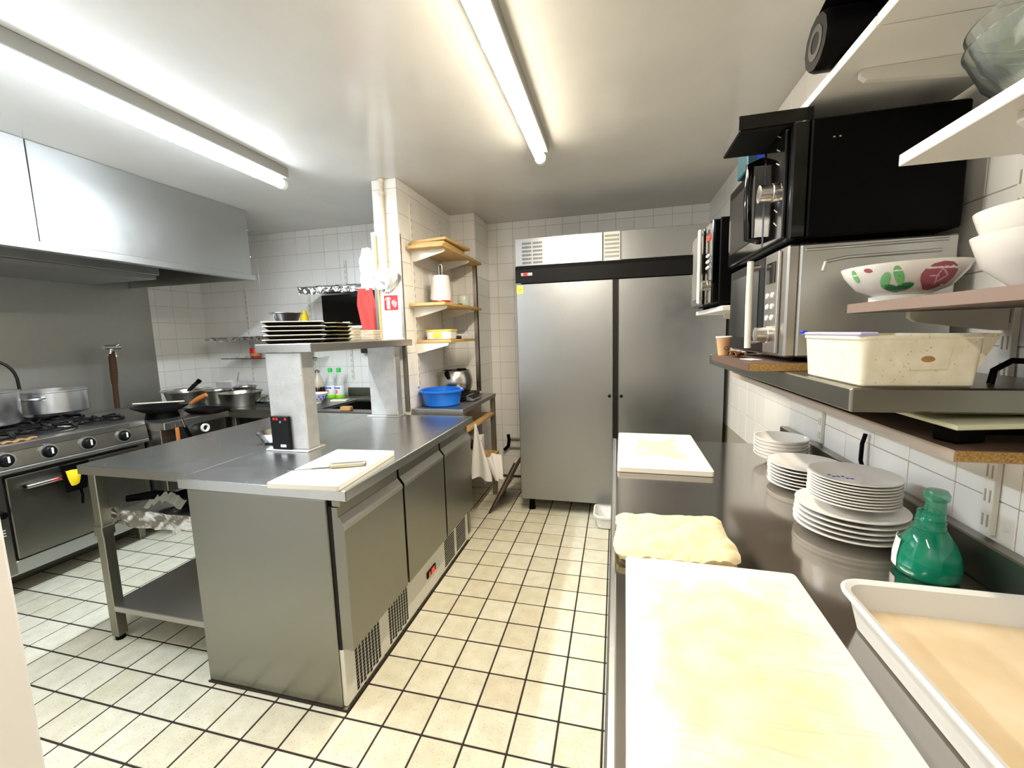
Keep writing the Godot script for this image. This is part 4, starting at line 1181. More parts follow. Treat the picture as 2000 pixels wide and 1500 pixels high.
# ---------------------------------------------------------------- corner with pine shelves
func store_corner() -> void:
	var xw := -1.3415
	for a in [[-2.62, "nearer the pillar front"], [-3.10, "nearer the back wall"]]:
		rail("white slotted shelf rail of the pine shelves, " + a[1], V(xw + 0.0005, 1.0, a[0]), 1.25, V(1, 0, 0))
	var y := [1.945, 1.572, 1.325]
	var names := ["top", "middle", "bottom"]
	for k in 3:
		var zf: float = [-2.53, -2.53, -2.60][k]
		var zb: float = [-3.34, -3.30, -3.10][k]
		single("pine_shelf", geo().box(V(0, -0.02, zb), V(0.255, 0, zf), 0.002), M.pine, "%s pine wall shelf beside the pillar" % names[k], "shelf", V(xw + 0.012, y[k], 0))
		for zz in [-2.625, -3.095]:
			if k < 2 or zz > -3.0:
				bracket("shelf_bracket", "white bracket under the %s pine shelf, %s" % [names[k], "beside the pillar front" if zz > -3.0 else "near the back wall"], V(xw + 0.012, y[k] - 0.0205, zz), V(1, 0, 0), 0.235, 0.07, M.white_enamel, "brackets of the %s pine shelf" % names[k])
	# boards on top
	single("pine_board", geo().box(V(-0.12, 0, -0.2), V(0.12, 0.02, 0.2), 0.003), M.pine, "lower pine board lying on the top pine shelf", "board", V(-1.20, 1.9455, -2.76), 0.02)
	var b := single("pine_board", geo().box(V(-0.13, 0, -0.21), V(0.13, 0.018, 0.21), 0.003), M.pine, "upper pine board resting tilted on the other pine board", "board", V(-1.185, 1.969, -2.78), -0.05)
	b.rotation.z = 0.03
	# paper roll
	var o := thing("paper_roll", "white kitchen paper roll on a wire holder with a red base", "paper towel", V(-1.20, 1.5725, -2.77))
	part("base", geo().loft(P([0, 0, 0.06, 0, 0.062, 0.004, 0.06, 0.024, 0, 0.026]), 0, 0, 28), M.red_plastic, o)
	part("roll", geo().loft(P([0.02, 0.026, 0.066, 0.026, 0.069, 0.06, 0.058, 0.20, 0.02, 0.20, 0.02, 0.026]), 0, 0, 32), M.white_cloth, o)
	part("loose_sheet", geo().sheet(14, 10, func(u: float, v: float):
		var a := 1.2 + u * 1.9
		var r := 0.062 + 0.022 * u * v
		return V(cos(a) * r, lerpf(0.19, 0.02 + 0.02 * u, v), sin(a) * r), 0.001), M.white_cloth, o)
	part("wire", geo().tube([V(-0.012, 0.19, 0), V(-0.012, 0.27, 0), V(0.0, 0.283, 0), V(0.012, 0.27, 0), V(0.012, 0.19, 0)], 0.003, 6), M.chrome, o)
	o = thing("glass_jar", "small clear glass jar on the middle pine shelf", "jar", V(-1.14, 1.5725, -3.06))
	part("glass_body", geo().loft(P([0, 0, 0.045, 0, 0.05, 0.01, 0.05, 0.07, 0.042, 0.085, 0.04, 0.085, 0.046, 0.068, 0.046, 0.012, 0, 0.006]), 0, 0, 28), M.bottle_glass, o)
	single("jar_cap", geo().loft(P([0, 0, 0.03, 0, 0.03, 0.01, 0, 0.012]), 0, 0, 20), M.black, "small dark lid between paper roll and glass jar", "lid", V(-1.125, 1.5725, -2.9))
	o = thing("green_bottle", "slim dark green bottle standing behind the paper roll", "bottle", V(-1.29, 1.5725, -2.96))
	part("glass_body", geo().loft(P([0, 0, 0.022, 0, 0.022, 0.17, 0.009, 0.21, 0.009, 0.25, 0, 0.25]), 0, 0, 20), M.green_liquid, o)
	o = thing("food_tub", "white food tub with a yellow lid on the bottom pine shelf", "tub", V(-1.20, 1.3255, -2.74))
	part("tub_shell", geo().loft(P([0.012, 0, 0.02, 0.004, 0.026, 0.058, 0.012, 0.058]), 0.07, 0.045, 24), M.white_plastic, o)
	part("lid", geo().loft(P([0.028, 0.056, 0.031, 0.058, 0.031, 0.066, 0.026, 0.069]), 0.07, 0.045, 24), M.pale_yellow, o)
	part("label", geo().box(V(-0.035, 0.012, 0.068), V(0.03, 0.05, 0.0705)), M.pale_yellow, o)
	o = thing("paring_knife", "small knife with dark red handle on the bottom pine shelf", "knife", V(-1.12, 1.3255, -2.84), 0.3)
	part("handle", geo().tube([V(-0.05, 0.012, 0), V(0.03, 0.012, 0)], 0.012, 8), M.dark_wood, o)
	part("blade", geo().box(V(0.03, 0.008, -0.001), V(0.12, 0.024, 0.001)), M.chrome, o)
	single("paper_bundle", geo().sheet(12, 8, func(u: float, v: float): return V(lerpf(-0.05, 0.05, u), 0.02 + 0.008 * sin(u * 9.0 + v * 4.0), lerpf(-0.06, 0.06, v)), 0.012), M.white_cloth, "bundle of white paper at the end of the bottom pine shelf", "paper", V(-1.16, 1.3285, -3.0))
	# steel corner strip on the step of the wall
	o = thing("corner_guard", "worn steel strip on the tiled corner between the pine shelves and the fridge", "strip", V(XS - 0.018, 0.87, ZBL + 0.004))
	part("face_strip", geo().box(V(-0.012, 0, 0), V(0.018, 1.08, 0.004), 0.0008), M.inox, o)
	part("edge_strip", geo().box(V(0.0185, 0, -0.02), V(0.0225, 1.08, 0.004), 0.0008), M.rust, o)
	# table under the shelves
	o = thing("side_table", "narrow steel table under the pine shelves", "table", V(-1.15, 0, -2.9))
	part("top_plate", wg(o).box(V(-1.335, 0.835, -3.26), V(-0.965, 0.865, -2.50), 0.003), M.steel_shelf, o)
	part("front_lip", wg(o).box(V(-1.335, 0.822, -2.505), V(-0.965, 0.8655, -2.485), 0.002), M.steel_hood, o)
	for x in [-1.31, -0.985]:
		for zz in [-3.23, -2.53]:
			part("leg", wg(o).box(V(x - 0.018, 0, zz - 0.018), V(x + 0.018, 0.835, zz + 0.018), 0.002), M.steel_leg, o)
	part("plank", wg(o).box(V(-1.33, 0.69, -3.22), V(-0.97, 0.71, -2.52), 0.002), M.pine, o)
	part("plank", wg(o).box(V(-1.33, 0.36, -3.22), V(-0.94, 0.385, -2.72), 0.002), M.pine, o)
	# on it
	o = thing("washing_up_bowl", "round bright blue plastic basin on the side table", "basin", V(-1.19, 0.8655, -2.67))
	part("basin_shell", geo().loft(P([0, 0, 0.115, 0, 0.125, 0.008, 0.14, 0.095, 0.158, 0.10, 0.158, 0.106, 0.15, 0.113, 0.136, 0.108, 0.12, 0.012, 0, 0.006]), 0, 0, 48), M.blue_plastic, o)
	o = thing("kitchen_scale", "black electronic kitchen scale with grey keypad under the round pot", "scale", V(-1.15, 0.8655, -2.97))
	part("base", geo().box(V(-0.13, 0.006, -0.16), V(0.09, 0.04, 0.16), 0.006), M.dark_steel, o)
	part("platform", geo().box(V(-0.13, 0.04, -0.12), V(0.08, 0.046, 0.12), 0.002), M.black_satin, o)
	var kp := part("keypad", geo().at(V(0.09, 0.0, 0)).prism(P([0, 0.006, 0.06, 0.006, 0.06, 0.014, 0, 0.042]), 0.16), M.inox, o)
	part("screen_panel", geo().at(V(0.09, 0.0, 0)).prism(P([0.008, 0.0385, 0.055, 0.0168, 0.055, 0.0178, 0.008, 0.0395]), 0.15), M.black_satin, kp)
	o = thing("round_pot", "bellied steel pot with black handles standing on the kitchen scale", "pot", V(-1.205, 0.912, -2.99))
	part("pot_shell", geo().loft(P([0, 0, 0.10, 0, 0.125, 0.04, 0.13, 0.09, 0.118, 0.145, 0.108, 0.165, 0.112, 0.168, 0.104, 0.17, 0.112, 0.14, 0.122, 0.09, 0.118, 0.045, 0, 0.01]), 0, 0, 44), M.inox, o)
	part("handle", geo().tube([V(-0.03, 0.155, 0.10), V(-0.02, 0.14, 0.125), V(-0.005, 0.115, 0.13)], [0.022, 0.018, 0.012], 8), M.black, o)
	part("lid_knob", geo().loft(P([0, 0.168, 0.035, 0.168, 0.04, 0.174, 0.036, 0.182, 0, 0.182]), 0, 0, 20), M.black, o).position = V(0.04, 0, -0.02)
	# low shelf things
	o = thing("storage_jar", "clear jar with a dark lid on the lower plank of the side table", "jar", V(-0.99, 0.3855, -2.77))
	part("glass_body", geo().loft(P([0, 0.012, 0.045, 0.012, 0.048, 0.03, 0.046, 0.13, 0.03, 0.15, 0, 0.15]), 0, 0, 24), M.jar_plastic, o)
	part("lid", geo().loft(P([0, 0.15, 0.05, 0.15, 0.05, 0.172, 0, 0.172]), 0, 0, 24), M.dark_steel, o)
	part("base", geo().loft(P([0, 0, 0.048, 0, 0.048, 0.012, 0, 0.012]), 0, 0, 24), M.dark_steel, o)
	o = thing("red_packet", "red and white packet on the lower plank behind the hanging bag", "packet", V(-1.03, 0.3855, -2.93))
	part("box", geo().box(V(-0.05, 0, -0.03), V(0.05, 0.20, 0.03), 0.003), M.white_plastic, o)
	part("print", geo().box(V(-0.035, 0.10, 0.0302), V(0.045, 0.17, 0.031)), M.red_plastic, o)
	single("dish_cloth", geo().sheet(16, 18, func(u: float, v: float):
		var x := lerpf(-0.06, 0.07, u) * (1.0 - 0.55 * v)
		return V(x + 0.03 * v, lerpf(0.03, -0.17, v) - 0.04 * absf(u - 0.5) * (1.0 - v), 0.02 * sin(u * 8.0) + 0.03 * v), 0.003), M.white_cloth, "white dish cloth draped over the end of the lower plank", "cloth", V(-0.885, 0.44, -2.84), 0.9)
	# white bag hanging on the end of the island
	o = thing("carrier_bag", "white plastic carrier bag hanging from the far end of the island", "bag", V(-0.872, 0.40, -2.455))
	part("film", geo().sheet(24, 24, func(u: float, v: float):
		var w := 0.006 + 0.075 * pow(v, 1.05) * (1.0 - 0.15 * maxf(0.0, v - 0.85) / 0.15)
		return V(lerpf(-w * 0.9, w, u) + 0.02 * v, lerpf(0.38, 0.0, v) + 0.012 * sin(u * 5.0) * v, 0.012 * sin(u * 8.0 + v * 2.0) * v - 0.03 * v), 0.001), M.white_bag, o)
	# pipes on the wall left of the fridge
	o = thing("water_pipes", "two thin grey pipes with a black valve on the tiles left of the fridge", "pipes", V(-0.95, 0.277, ZB + 0.003))
	part("pipe", geo().tube([V(-0.02, 0.085, 0.02), V(0.25, 0.085, 0.02)], 0.012, 8), M.steel_leg, o)
	part("pipe", geo().tube([V(-0.02, 0.0, 0.02), V(0.25, 0.0, 0.02)], 0.009, 8), M.steel_leg, o)
	part("valve", geo().tube([V(-0.03, 0.13, 0.03), V(-0.02, 0.085, 0.045), V(-0.03, 0.02, 0.04), V(-0.07, -0.02, 0.035)], 0.016, 8), M.black, o)
	# a brown board leaning in the gap
	o = thing("leaning_panel", "brown panel with pale edge leaning against the side of the fridge", "panel", V(-0.925, 0.0, -3.05))
	part("panel_board", geo().at(V(0, 0, 0), Basis(Vector3.BACK, -0.48)).box(V(-0.006, 0.004, -0.27), V(0.006, 0.46, 0.21), 0.001), M.board_grey, o)
	part("edge_band", geo().at(V(0, 0, 0), Basis(Vector3.BACK, -0.48)).box(V(-0.007, 0.004, 0.2102), V(0.007, 0.46, 0.2125)), M.dark_wood, o)


# ---------------------------------------------------------------- tall fridge
func fridge() -> void:
	var o := thing("upright_fridge", "tall two-door stainless steel fridge with black control band", "refrigerator", V(0.005, 0, -3.3))
	var zf := -2.92
	part("body", wg(o).box(V(-0.69, 0.10, -3.66), V(0.70, 2.018, -2.962), 0.003), M.steel_fridge, o)
	var names := [[-0.688, -0.012], [0.024, 0.698]]
	for k in 2:
		var x0: float = names[k][0]
		var x1: float = names[k][1]
		var d := part("door", wg(o).box(V(x0, 0.105, -2.956), V(x1, 1.702, zf), 0.004), M.steel_fridge, o)
		var xl: float = -0.035 if k == 0 else 0.045
		part("lock", wg(o).at(V(xl, 0.90, zf) - o.position, Basis(Vector3.RIGHT, PI / 2)).loft(P([0, 0, 0.012, 0, 0.012, 0.004, 0.006, 0.006, 0, 0.006]), 0, 0, 16), M.black_satin, d)
		part("gasket", wg(o).box(V(x0 + 0.004, 0.112, -2.962), V(x1 - 0.004, 1.696, -2.956)), M.gasket, d)
	part("handle_channel", wg(o).box(V(-0.010, 0.108, -2.962), V(0.022, 1.70, -2.938)), M.dark_steel, o)
	var band := part("control_band", wg(o).at(V(-0.69, 0, 0) - o.position, Basis(Vector3(0, 0, 1), Vector3.UP, Vector3(-1, 0, 0))).prism(P([-2.962, 1.706, -2.918, 1.706, -2.914, 1.80, -2.925, 1.824, -2.962, 1.824]), -1.39), M.black_satin, o)
	var dp := part("display", wg(o).box(V(-0.648, 1.756, -2.9155), V(-0.566, 1.778, -2.911), 0.001), M.inox, band)
	part("digits_display", wg(o).box(V(-0.632, 1.758, -2.911), V(-0.60, 1.776, -2.9102)), M.red_display, band)
	for a in [[-0.69, -0.082], [0.042, 0.70]]:
		part("top_panel", wg(o).box(V(a[0], 1.826, -2.958), V(a[1], 2.016, -2.925), 0.002), M.steel_fridge, o)
	var vp := part("vent_panel", wg(o).box(V(-0.074, 1.826, -2.958), V(0.034, 2.016, -2.928), 0.002), M.white_enamel, o)
	var g := wg(o)
	for r in 6:
		for k in 14:
			g.box(V(-0.066 + k * 0.0068, 1.846 + r * 0.027, -2.9278), V(-0.063 + k * 0.0068, 1.861 + r * 0.027, -2.9268))
	tag(part("vent_slots", g, M.dark_steel, vp), "", "", "", "stuff")
	g = wg(o)
	for c in 2:
		for r in 6:
			for k in 10:
				g.box(V(-0.638 + c * 0.078 + k * 0.0068, 1.84 + r * 0.0265, -2.9248), V(-0.6342 + c * 0.078 + k * 0.0068, 1.855 + r * 0.0265, -2.9238))
	tag(part("vent_slots", g, M.dark_steel, o), "", "", "", "stuff")
	for x in [-0.62, 0.62]:
		for zz in [-3.55, -3.0]:
			part("foot", wg(o).at(V(x, 0, zz) - o.position).loft(P([0, 0, 0.028, 0, 0.024, 0.02, 0.018, 0.10, 0, 0.10]), 0, 0, 16), M.black, o)
	part("hinge", wg(o).box(V(-0.688, 1.70, -2.945), V(-0.65, 1.708, -2.918), 0.002), M.chrome, o)
	o = thing("sticker", "yellow paper sticker at the top corner of the fridge door", "sticker", V(-0.660, 1.662, zf + 0.0006))
	part("paper", geo().box(V(-0.024, -0.028, 0), V(0.024, 0.028, 0.0006)), M.pale_yellow, o)
	part("scribble", geo().tube([V(-0.013, -0.004, 0.0008), V(-0.006, 0.009, 0.0008), V(-0.003, -0.004, 0.0008), V(0.004, 0.007, 0.0008), V(0.005, -0.004, 0.0008), V(0.012, 0.006, 0.0008)], 0.0013, 5), M.dark_wood, o)
	o = thing("floor_tub", "white plastic tub on the floor tiles in front of the fridge", "tub", V(-0.02, 0.0, -2.83))
	part("tub_shell", geo().loft(P([0.02, 0, 0.035, 0.01, 0.05, 0.085, 0.062, 0.088, 0.062, 0.10, 0.052, 0.102, 0.045, 0.09, 0.028, 0.014, 0.015, 0.012]), 0.06, 0.06, 24), M.white_plastic, o)


# ---------------------------------------------------------------- counter on the right
func counter() -> void:
	var o := thing("prep_counter", "long stainless steel preparation counter along the right wall with an upstand", "counter", V(0.37, 0, -0.5))
	part("worktop", wg(o).box(V(0.0, 0.805, -1.96), V(0.730, 0.84, 0.9), 0.004), M.steel_counter, o)
	part("front_edge", wg(o).box(V(-0.004, 0.79, -1.962), V(0.012, 0.8425, 0.9), 0.004), M.steel_top, o)
	part("body", wg(o).box(V(0.05, 0.06, -1.90), V(0.728, 0.805, 0.9), 0.003), M.steel, o)
	part("plinth", wg(o).box(V(0.10, 0.0, -1.86), V(0.70, 0.06, 0.9)), M.black, o)
	part("upstand", wg(o).box(V(0.702, 0.84, -1.96), V(0.731, 0.922, 0.9), 0.003), M.steel, o)


func sprig() -> Geo:
	var g := geo()
	for k in 9:
		var a := k * 2.4
		g.at(V(-0.03 + 0.009 * k, 0, 0.006 * sin(k * 1.9)), rot_y(a)).box(V(-0.004, 0.0, -0.0018), V(0.004, 0.0006, 0.0018))
		g.box(V(-0.0018, 0.0, -0.003), V(0.0018, 0.0006, 0.003))
	return g


func counter_objects() -> void:
	cutting_board(V(0.181, 0.8405, -1.735), 0.325, 0.53, -0.015, "white cutting board with a faint yellow stain at the fridge end of the counter", board_texture(22, Rect2(0.16, 0.2, 0.6, 0.55)))
	cutting_board(V(0.188, 0.8405, -0.586), 0.325, 0.53, -0.02, "white cutting board with yellow stains and knife cuts beside the white tray", board_texture(23, Rect2(0.12, 0.12, 0.76, 0.76)))
	var nz := FastNoiseLite.new()
	nz.seed = 12
	nz.frequency = 2.2
	var o := thing("folded_towel", "folded cream terry towel between the two cutting boards on the counter", "towel", V(0.138, 0.8405, -0.965))
	part("terry_cloth", geo().sheet(40, 30, func(u: float, v: float):
		var x := lerpf(-0.128, 0.128, u)
		var z := lerpf(0.108, -0.108, v)
		var ex := pow(absf(u * 2 - 1), 8.0)
		var ez := pow(absf(v * 2 - 1), 8.0)
		x *= 1.0 - 0.06 * ez + 0.03 * sin(v * 7.0) * ex
		z *= 1.0 - 0.06 * ex
		z += 0.02 * (0.5 - u)
		return V(x, 0.025 + 0.009 * nz.get_noise_2d(u * 1.2, v * 1.2) + 0.002 * sin(u * 9.0 + v * 13.0 + 5.0 * nz.get_noise_2d(u, v)) - 0.010 * maxf(ex, ez), z), 0.012), M.terry, o)
	part("lower_fold", geo().loft(P([0.022, 0.0, 0.028, 0.004, 0.026, 0.012]), 0.096, 0.076, 24), M.terry, o)
	# plates
	var big := plate_shape(0.113, 0.020)
	var small := plate_shape(0.093, 0.017)
	stack("dinner_plate", big, M.porcelain, 5, V(0.570, 0.8403, -1.115), 0.0125, "large white plate, %s of the large plates beside the green bottle", "plate", "large plates beside the green bottle")
	var tops := stack("side_plate", small, M.porcelain, 9, V(0.580, 0.9106, -1.128), 0.0072, "smaller white plate, %s of the small plates beside the green bottle", "plate", "smaller plates beside the green bottle", 0.0008)
	part("blue_sprig", sprig(), M.blue_print, tops[8]).position = V(-0.045, 0.0052, 0.01)
	tops[8].rotation.y = -0.4
	tops[8].set_meta("label", "topmost white plate with a small blue sprig, beside the green bottle")
	stack("dessert_plate", plate_shape(0.102, 0.018), M.porcelain, 7, V(0.594, 0.8403, -1.425), 0.0105, "white plate, %s of the stack between small bowls and large plates", "plate", "plates in the middle stack")
	var bw := geo().loft(P([0, 0, 0.04, 0, 0.046, 0.004, 0.082, 0.030, 0.088, 0.040, 0.0885, 0.042, 0.085, 0.042, 0.078, 0.033, 0.042, 0.009, 0, 0.006]), 0, 0, 40).mesh()
	stack("small_bowl", bw, M.porcelain, 6, V(0.606, 0.8403, -1.665), 0.0125, "small white bowl, %s of the stack beside the steel upstand", "bowl", "stacked small bowls", 0.0006)
	# spray bottle
	o = thing("spray_bottle", "green translucent bottle with a squirt neck standing in front of the upstand", "bottle", V(0.624, 0.8405, -0.936))
	part("flask", geo().loft(P([0, 0, 0.044, 0, 0.050, 0.006, 0.052, 0.028, 0.048, 0.052, 0.039, 0.074, 0.030, 0.090, 0.025, 0.097, 0, 0.097]), 0, 0, 40), M.green_glass, o)
	part("liquid", geo().loft(P([0, 0.003, 0.043, 0.003, 0.048, 0.008, 0.050, 0.028, 0.0475, 0.046, 0, 0.046]), 0, 0, 36), M.green_glass, o)
	part("collar", geo().loft(P([0.015, 0.0975, 0.0245, 0.0975, 0.0245, 0.104, 0.0232, 0.106, 0.0238, 0.112, 0.0222, 0.114, 0.0228, 0.120, 0.0212, 0.122, 0.021, 0.132, 0.015, 0.134]), 0, 0, 28), M.green_glass, o)
	part("neck", geo().tube([V(0.004, 0.1, 0), V(0.006, 0.13, 0), V(0.007, 0.158, 0)], [0.0175, 0.0165, 0.0155], 16), M.green_glass, o)
	part("cap", geo().at(V(0.007, 0, 0)).loft(P([0, 0.156, 0.017, 0.156, 0.020, 0.160, 0.020, 0.170, 0.016, 0.177, 0, 0.178]), 0, 0, 24), M.green_glass, o)
	part("label", geo().at(Vector3.ZERO, rot_y(-0.42)).sheet(10, 8, func(u: float, v: float):
		var a := PI - 0.45 + 0.9 * u
		var r := lerpf(0.0475, 0.0525, minf(v * 1.6, 1.0))
		return V(cos(a) * r, lerpf(0.07, 0.012, v), sin(a) * r), 0.0006), M.white_print, o)
	# white tray with liquid
	o = thing("white_tray", "deep white plastic tray holding murky liquid at the front of the counter", "tray", V(0.536, 0.8405, -0.555))
	part("tray_shell", geo().loft(P([0.012, 0, 0.022, 0.004, 0.036, 0.062, 0.046, 0.064, 0.047, 0.068, 0.042, 0.070, 0.033, 0.066, 0.018, 0.008, 0.010, 0.005]), 0.112, 0.162, 32), M.white_plastic, o)
	var lq := StandardMaterial3D.new()
	lq.albedo_texture = mottled(128, 0.02, 44, Color(0.81, 0.725, 0.58), Color(0.88, 0.81, 0.69))
	lq.roughness = 0.08
	part("liquid", geo().loft(P([0.0172, 0.006, 0.0225, 0.026, 0.0222, 0.0265]), 0.112, 0.162, 32), lq, o)


# ---------------------------------------------------------------- shelves on the right wall
func right_shelves() -> void:
	var o: Node3D
	rail("white slotted shelf rail on the right wall above the green bottle", V(XR - 0.003, 0.93, -0.95), 1.0, V(-1, 0, 0))
	rail("white slotted shelf rail on the right wall above the plate stacks", V(XR - 0.003, 0.93, -1.65), 1.0, V(-1, 0, 0))
	# steel shelf with the microwaves
	o = thing("steel_shelf", "thick stainless steel wall shelf carrying the two stacked microwaves", "shelf", V(0.55, 1.205, -1.28))
	part("shelf_tray", wg(o).box(V(0.38, 1.207, -1.81), V(0.718, 1.247, -0.743), 0.003), M.steel, o)
	part("corner_seam", wg(o).box(V(0.3785, 1.209, -0.7465), V(0.3835, 1.245, -0.7415), 0.0012), M.steel_hood, o)
	for zz in [-0.95, -1.65]:
		bracket("shelf_bracket", "white bracket holding the steel wall shelf, %s" % ("above the green bottle" if zz > -1.0 else "above the small bowls"), V(0.718, 1.2065, zz), V(-1, 0, 0), 0.26, 0.035, M.white_enamel, "brackets of the steel wall shelf")
	# chipboard base under the microwaves
	o = thing("chipboard_base", "brown laminated chipboard panel under the silver microwave", "board", V(0.5, 1.2475, -1.2))
	part("core", wg(o).box(V(0.312, 1.2475, -1.42), V(0.70, 1.2645, -1.035), 0.0008), M.chipboard, o)
	part("laminate", wg(o).box(V(0.3115, 1.2646, -1.42), V(0.70, 1.2656, -1.036)), M.shelf_brown, o)
	part("edge_band", wg(o).box(V(0.3105, 1.2475, -1.42), V(0.3118, 1.2656, -1.036)), M.shelf_brown, o)
	# narrow board below
	o = thing("lower_board", "narrow chipboard wall shelf with grey laminate under the steel shelf", "shelf", V(0.61, 1.142, -1.3))
	part("core", wg(o).box(V(0.502, 1.142, -1.95), V(0.721, 1.158, -0.705), 0.0008), M.chipboard, o)
	part("under_laminate", wg(o).box(V(0.5005, 1.1408, -1.95), V(0.721, 1.1418, -0.706)), M.board_grey, o)
	part("edge_band", wg(o).box(V(0.4995, 1.141, -1.95), V(0.5018, 1.1585, -0.706)), M.board_grey, o)
	part("laminate", wg(o).box(V(0.5, 1.1582, -1.95), V(0.721, 1.1592, -0.706)), M.shelf_brown, o)
	for zz in [-0.95, -1.65]:
		bracket("shelf_bracket", "white bracket holding the narrow chipboard shelf, %s" % ("above the green bottle" if zz > -1.0 else "above the small bowls"), V(0.718, 1.1415, zz), V(-1, 0, 0), 0.14, 0.03, M.white_enamel, "brackets of the narrow chipboard shelf")
	# brown shelf with bowls
	o = thing("brown_shelf", "worn brown wall shelf carrying the flowered bowl", "shelf", V(0.6, 1.372, -0.45))
	part("shelf_board", wg(o).box(V(0.47, 1.372, -0.965), V(0.721, 1.391, 0.1), 0.002), M.shelf_brown, o)
	part("scuffed_edge", wg(o).box(V(0.468, 1.3725, -0.965), V(0.4698, 1.3905, 0.1)), M.scuffed, o)
	bracket("shelf_bracket", "white bracket under the worn brown shelf", V(0.721, 1.3715, -0.94), V(-1, 0, 0), 0.155, 0.04, M.white_enamel)
	# white shelf with the glass bowl
	o = thing("white_shelf", "white melamine wall shelf carrying the glass bowls", "shelf", V(0.58, 1.6, -0.35))
	part("shelf_board", wg(o).box(V(0.45, 1.60, -0.80), V(0.733, 1.618, 0.1), 0.001), M.white_melamine, o)
	bracket("shelf_bracket", "white bracket under the white melamine shelf of the glass bowls", V(0.733, 1.5995, -0.62), V(-1, 0, 0), 0.25, 0.045, M.white_enamel)
	# top shelf
	o = thing("top_shelf", "long white melamine top shelf near the ceiling made of two boards", "shelf", V(0.57, 1.83, -0.6))
	part("shelf_board", wg(o).box(V(0.42, 1.832, -1.33), V(0.721, 1.85, -0.832), 0.001), M.white_melamine, o)
	part("shelf_board", wg(o).box(V(0.42, 1.832, -0.829), V(0.721, 1.85, 0.1), 0.001), M.white_melamine, o)
	bracket("shelf_bracket", "white bracket under the long top shelf", V(0.721, 1.8315, -0.95), V(-1, 0, 0), 0.26, 0.04, M.white_enamel)
	# far shelf under the small microwave
	o = thing("far_shelf", "small white wall shelf carrying the microwave next to the fridge", "shelf", V(0.57, 1.41, -1.95))
	part("shelf_board", wg(o).box(V(0.375, 1.412, -2.10), V(0.721, 1.43, -1.60), 0.002), M.white_melamine, o)
	for zz in [-1.75, -1.98]:
		bracket("shelf_bracket", "white bracket under the small far shelf, %s" % ("next to the stacked microwaves" if zz > -1.8 else "next to the fridge"), V(0.721, 1.4115, zz), V(-1, 0, 0), 0.25, 0.05, M.white_enamel, "brackets of the small far shelf")


func knob_x(r: float, l: float) -> Geo:
	return geo().at(Vector3.ZERO, Basis(Vector3.FORWARD, -PI / 2)).loft(P([0, 0, r, 0, r, l * 0.2, r * 0.92, l * 0.25, r * 0.9, l, r * 0.7, l * 1.03, 0, l * 1.03]), 0, 0, 24)


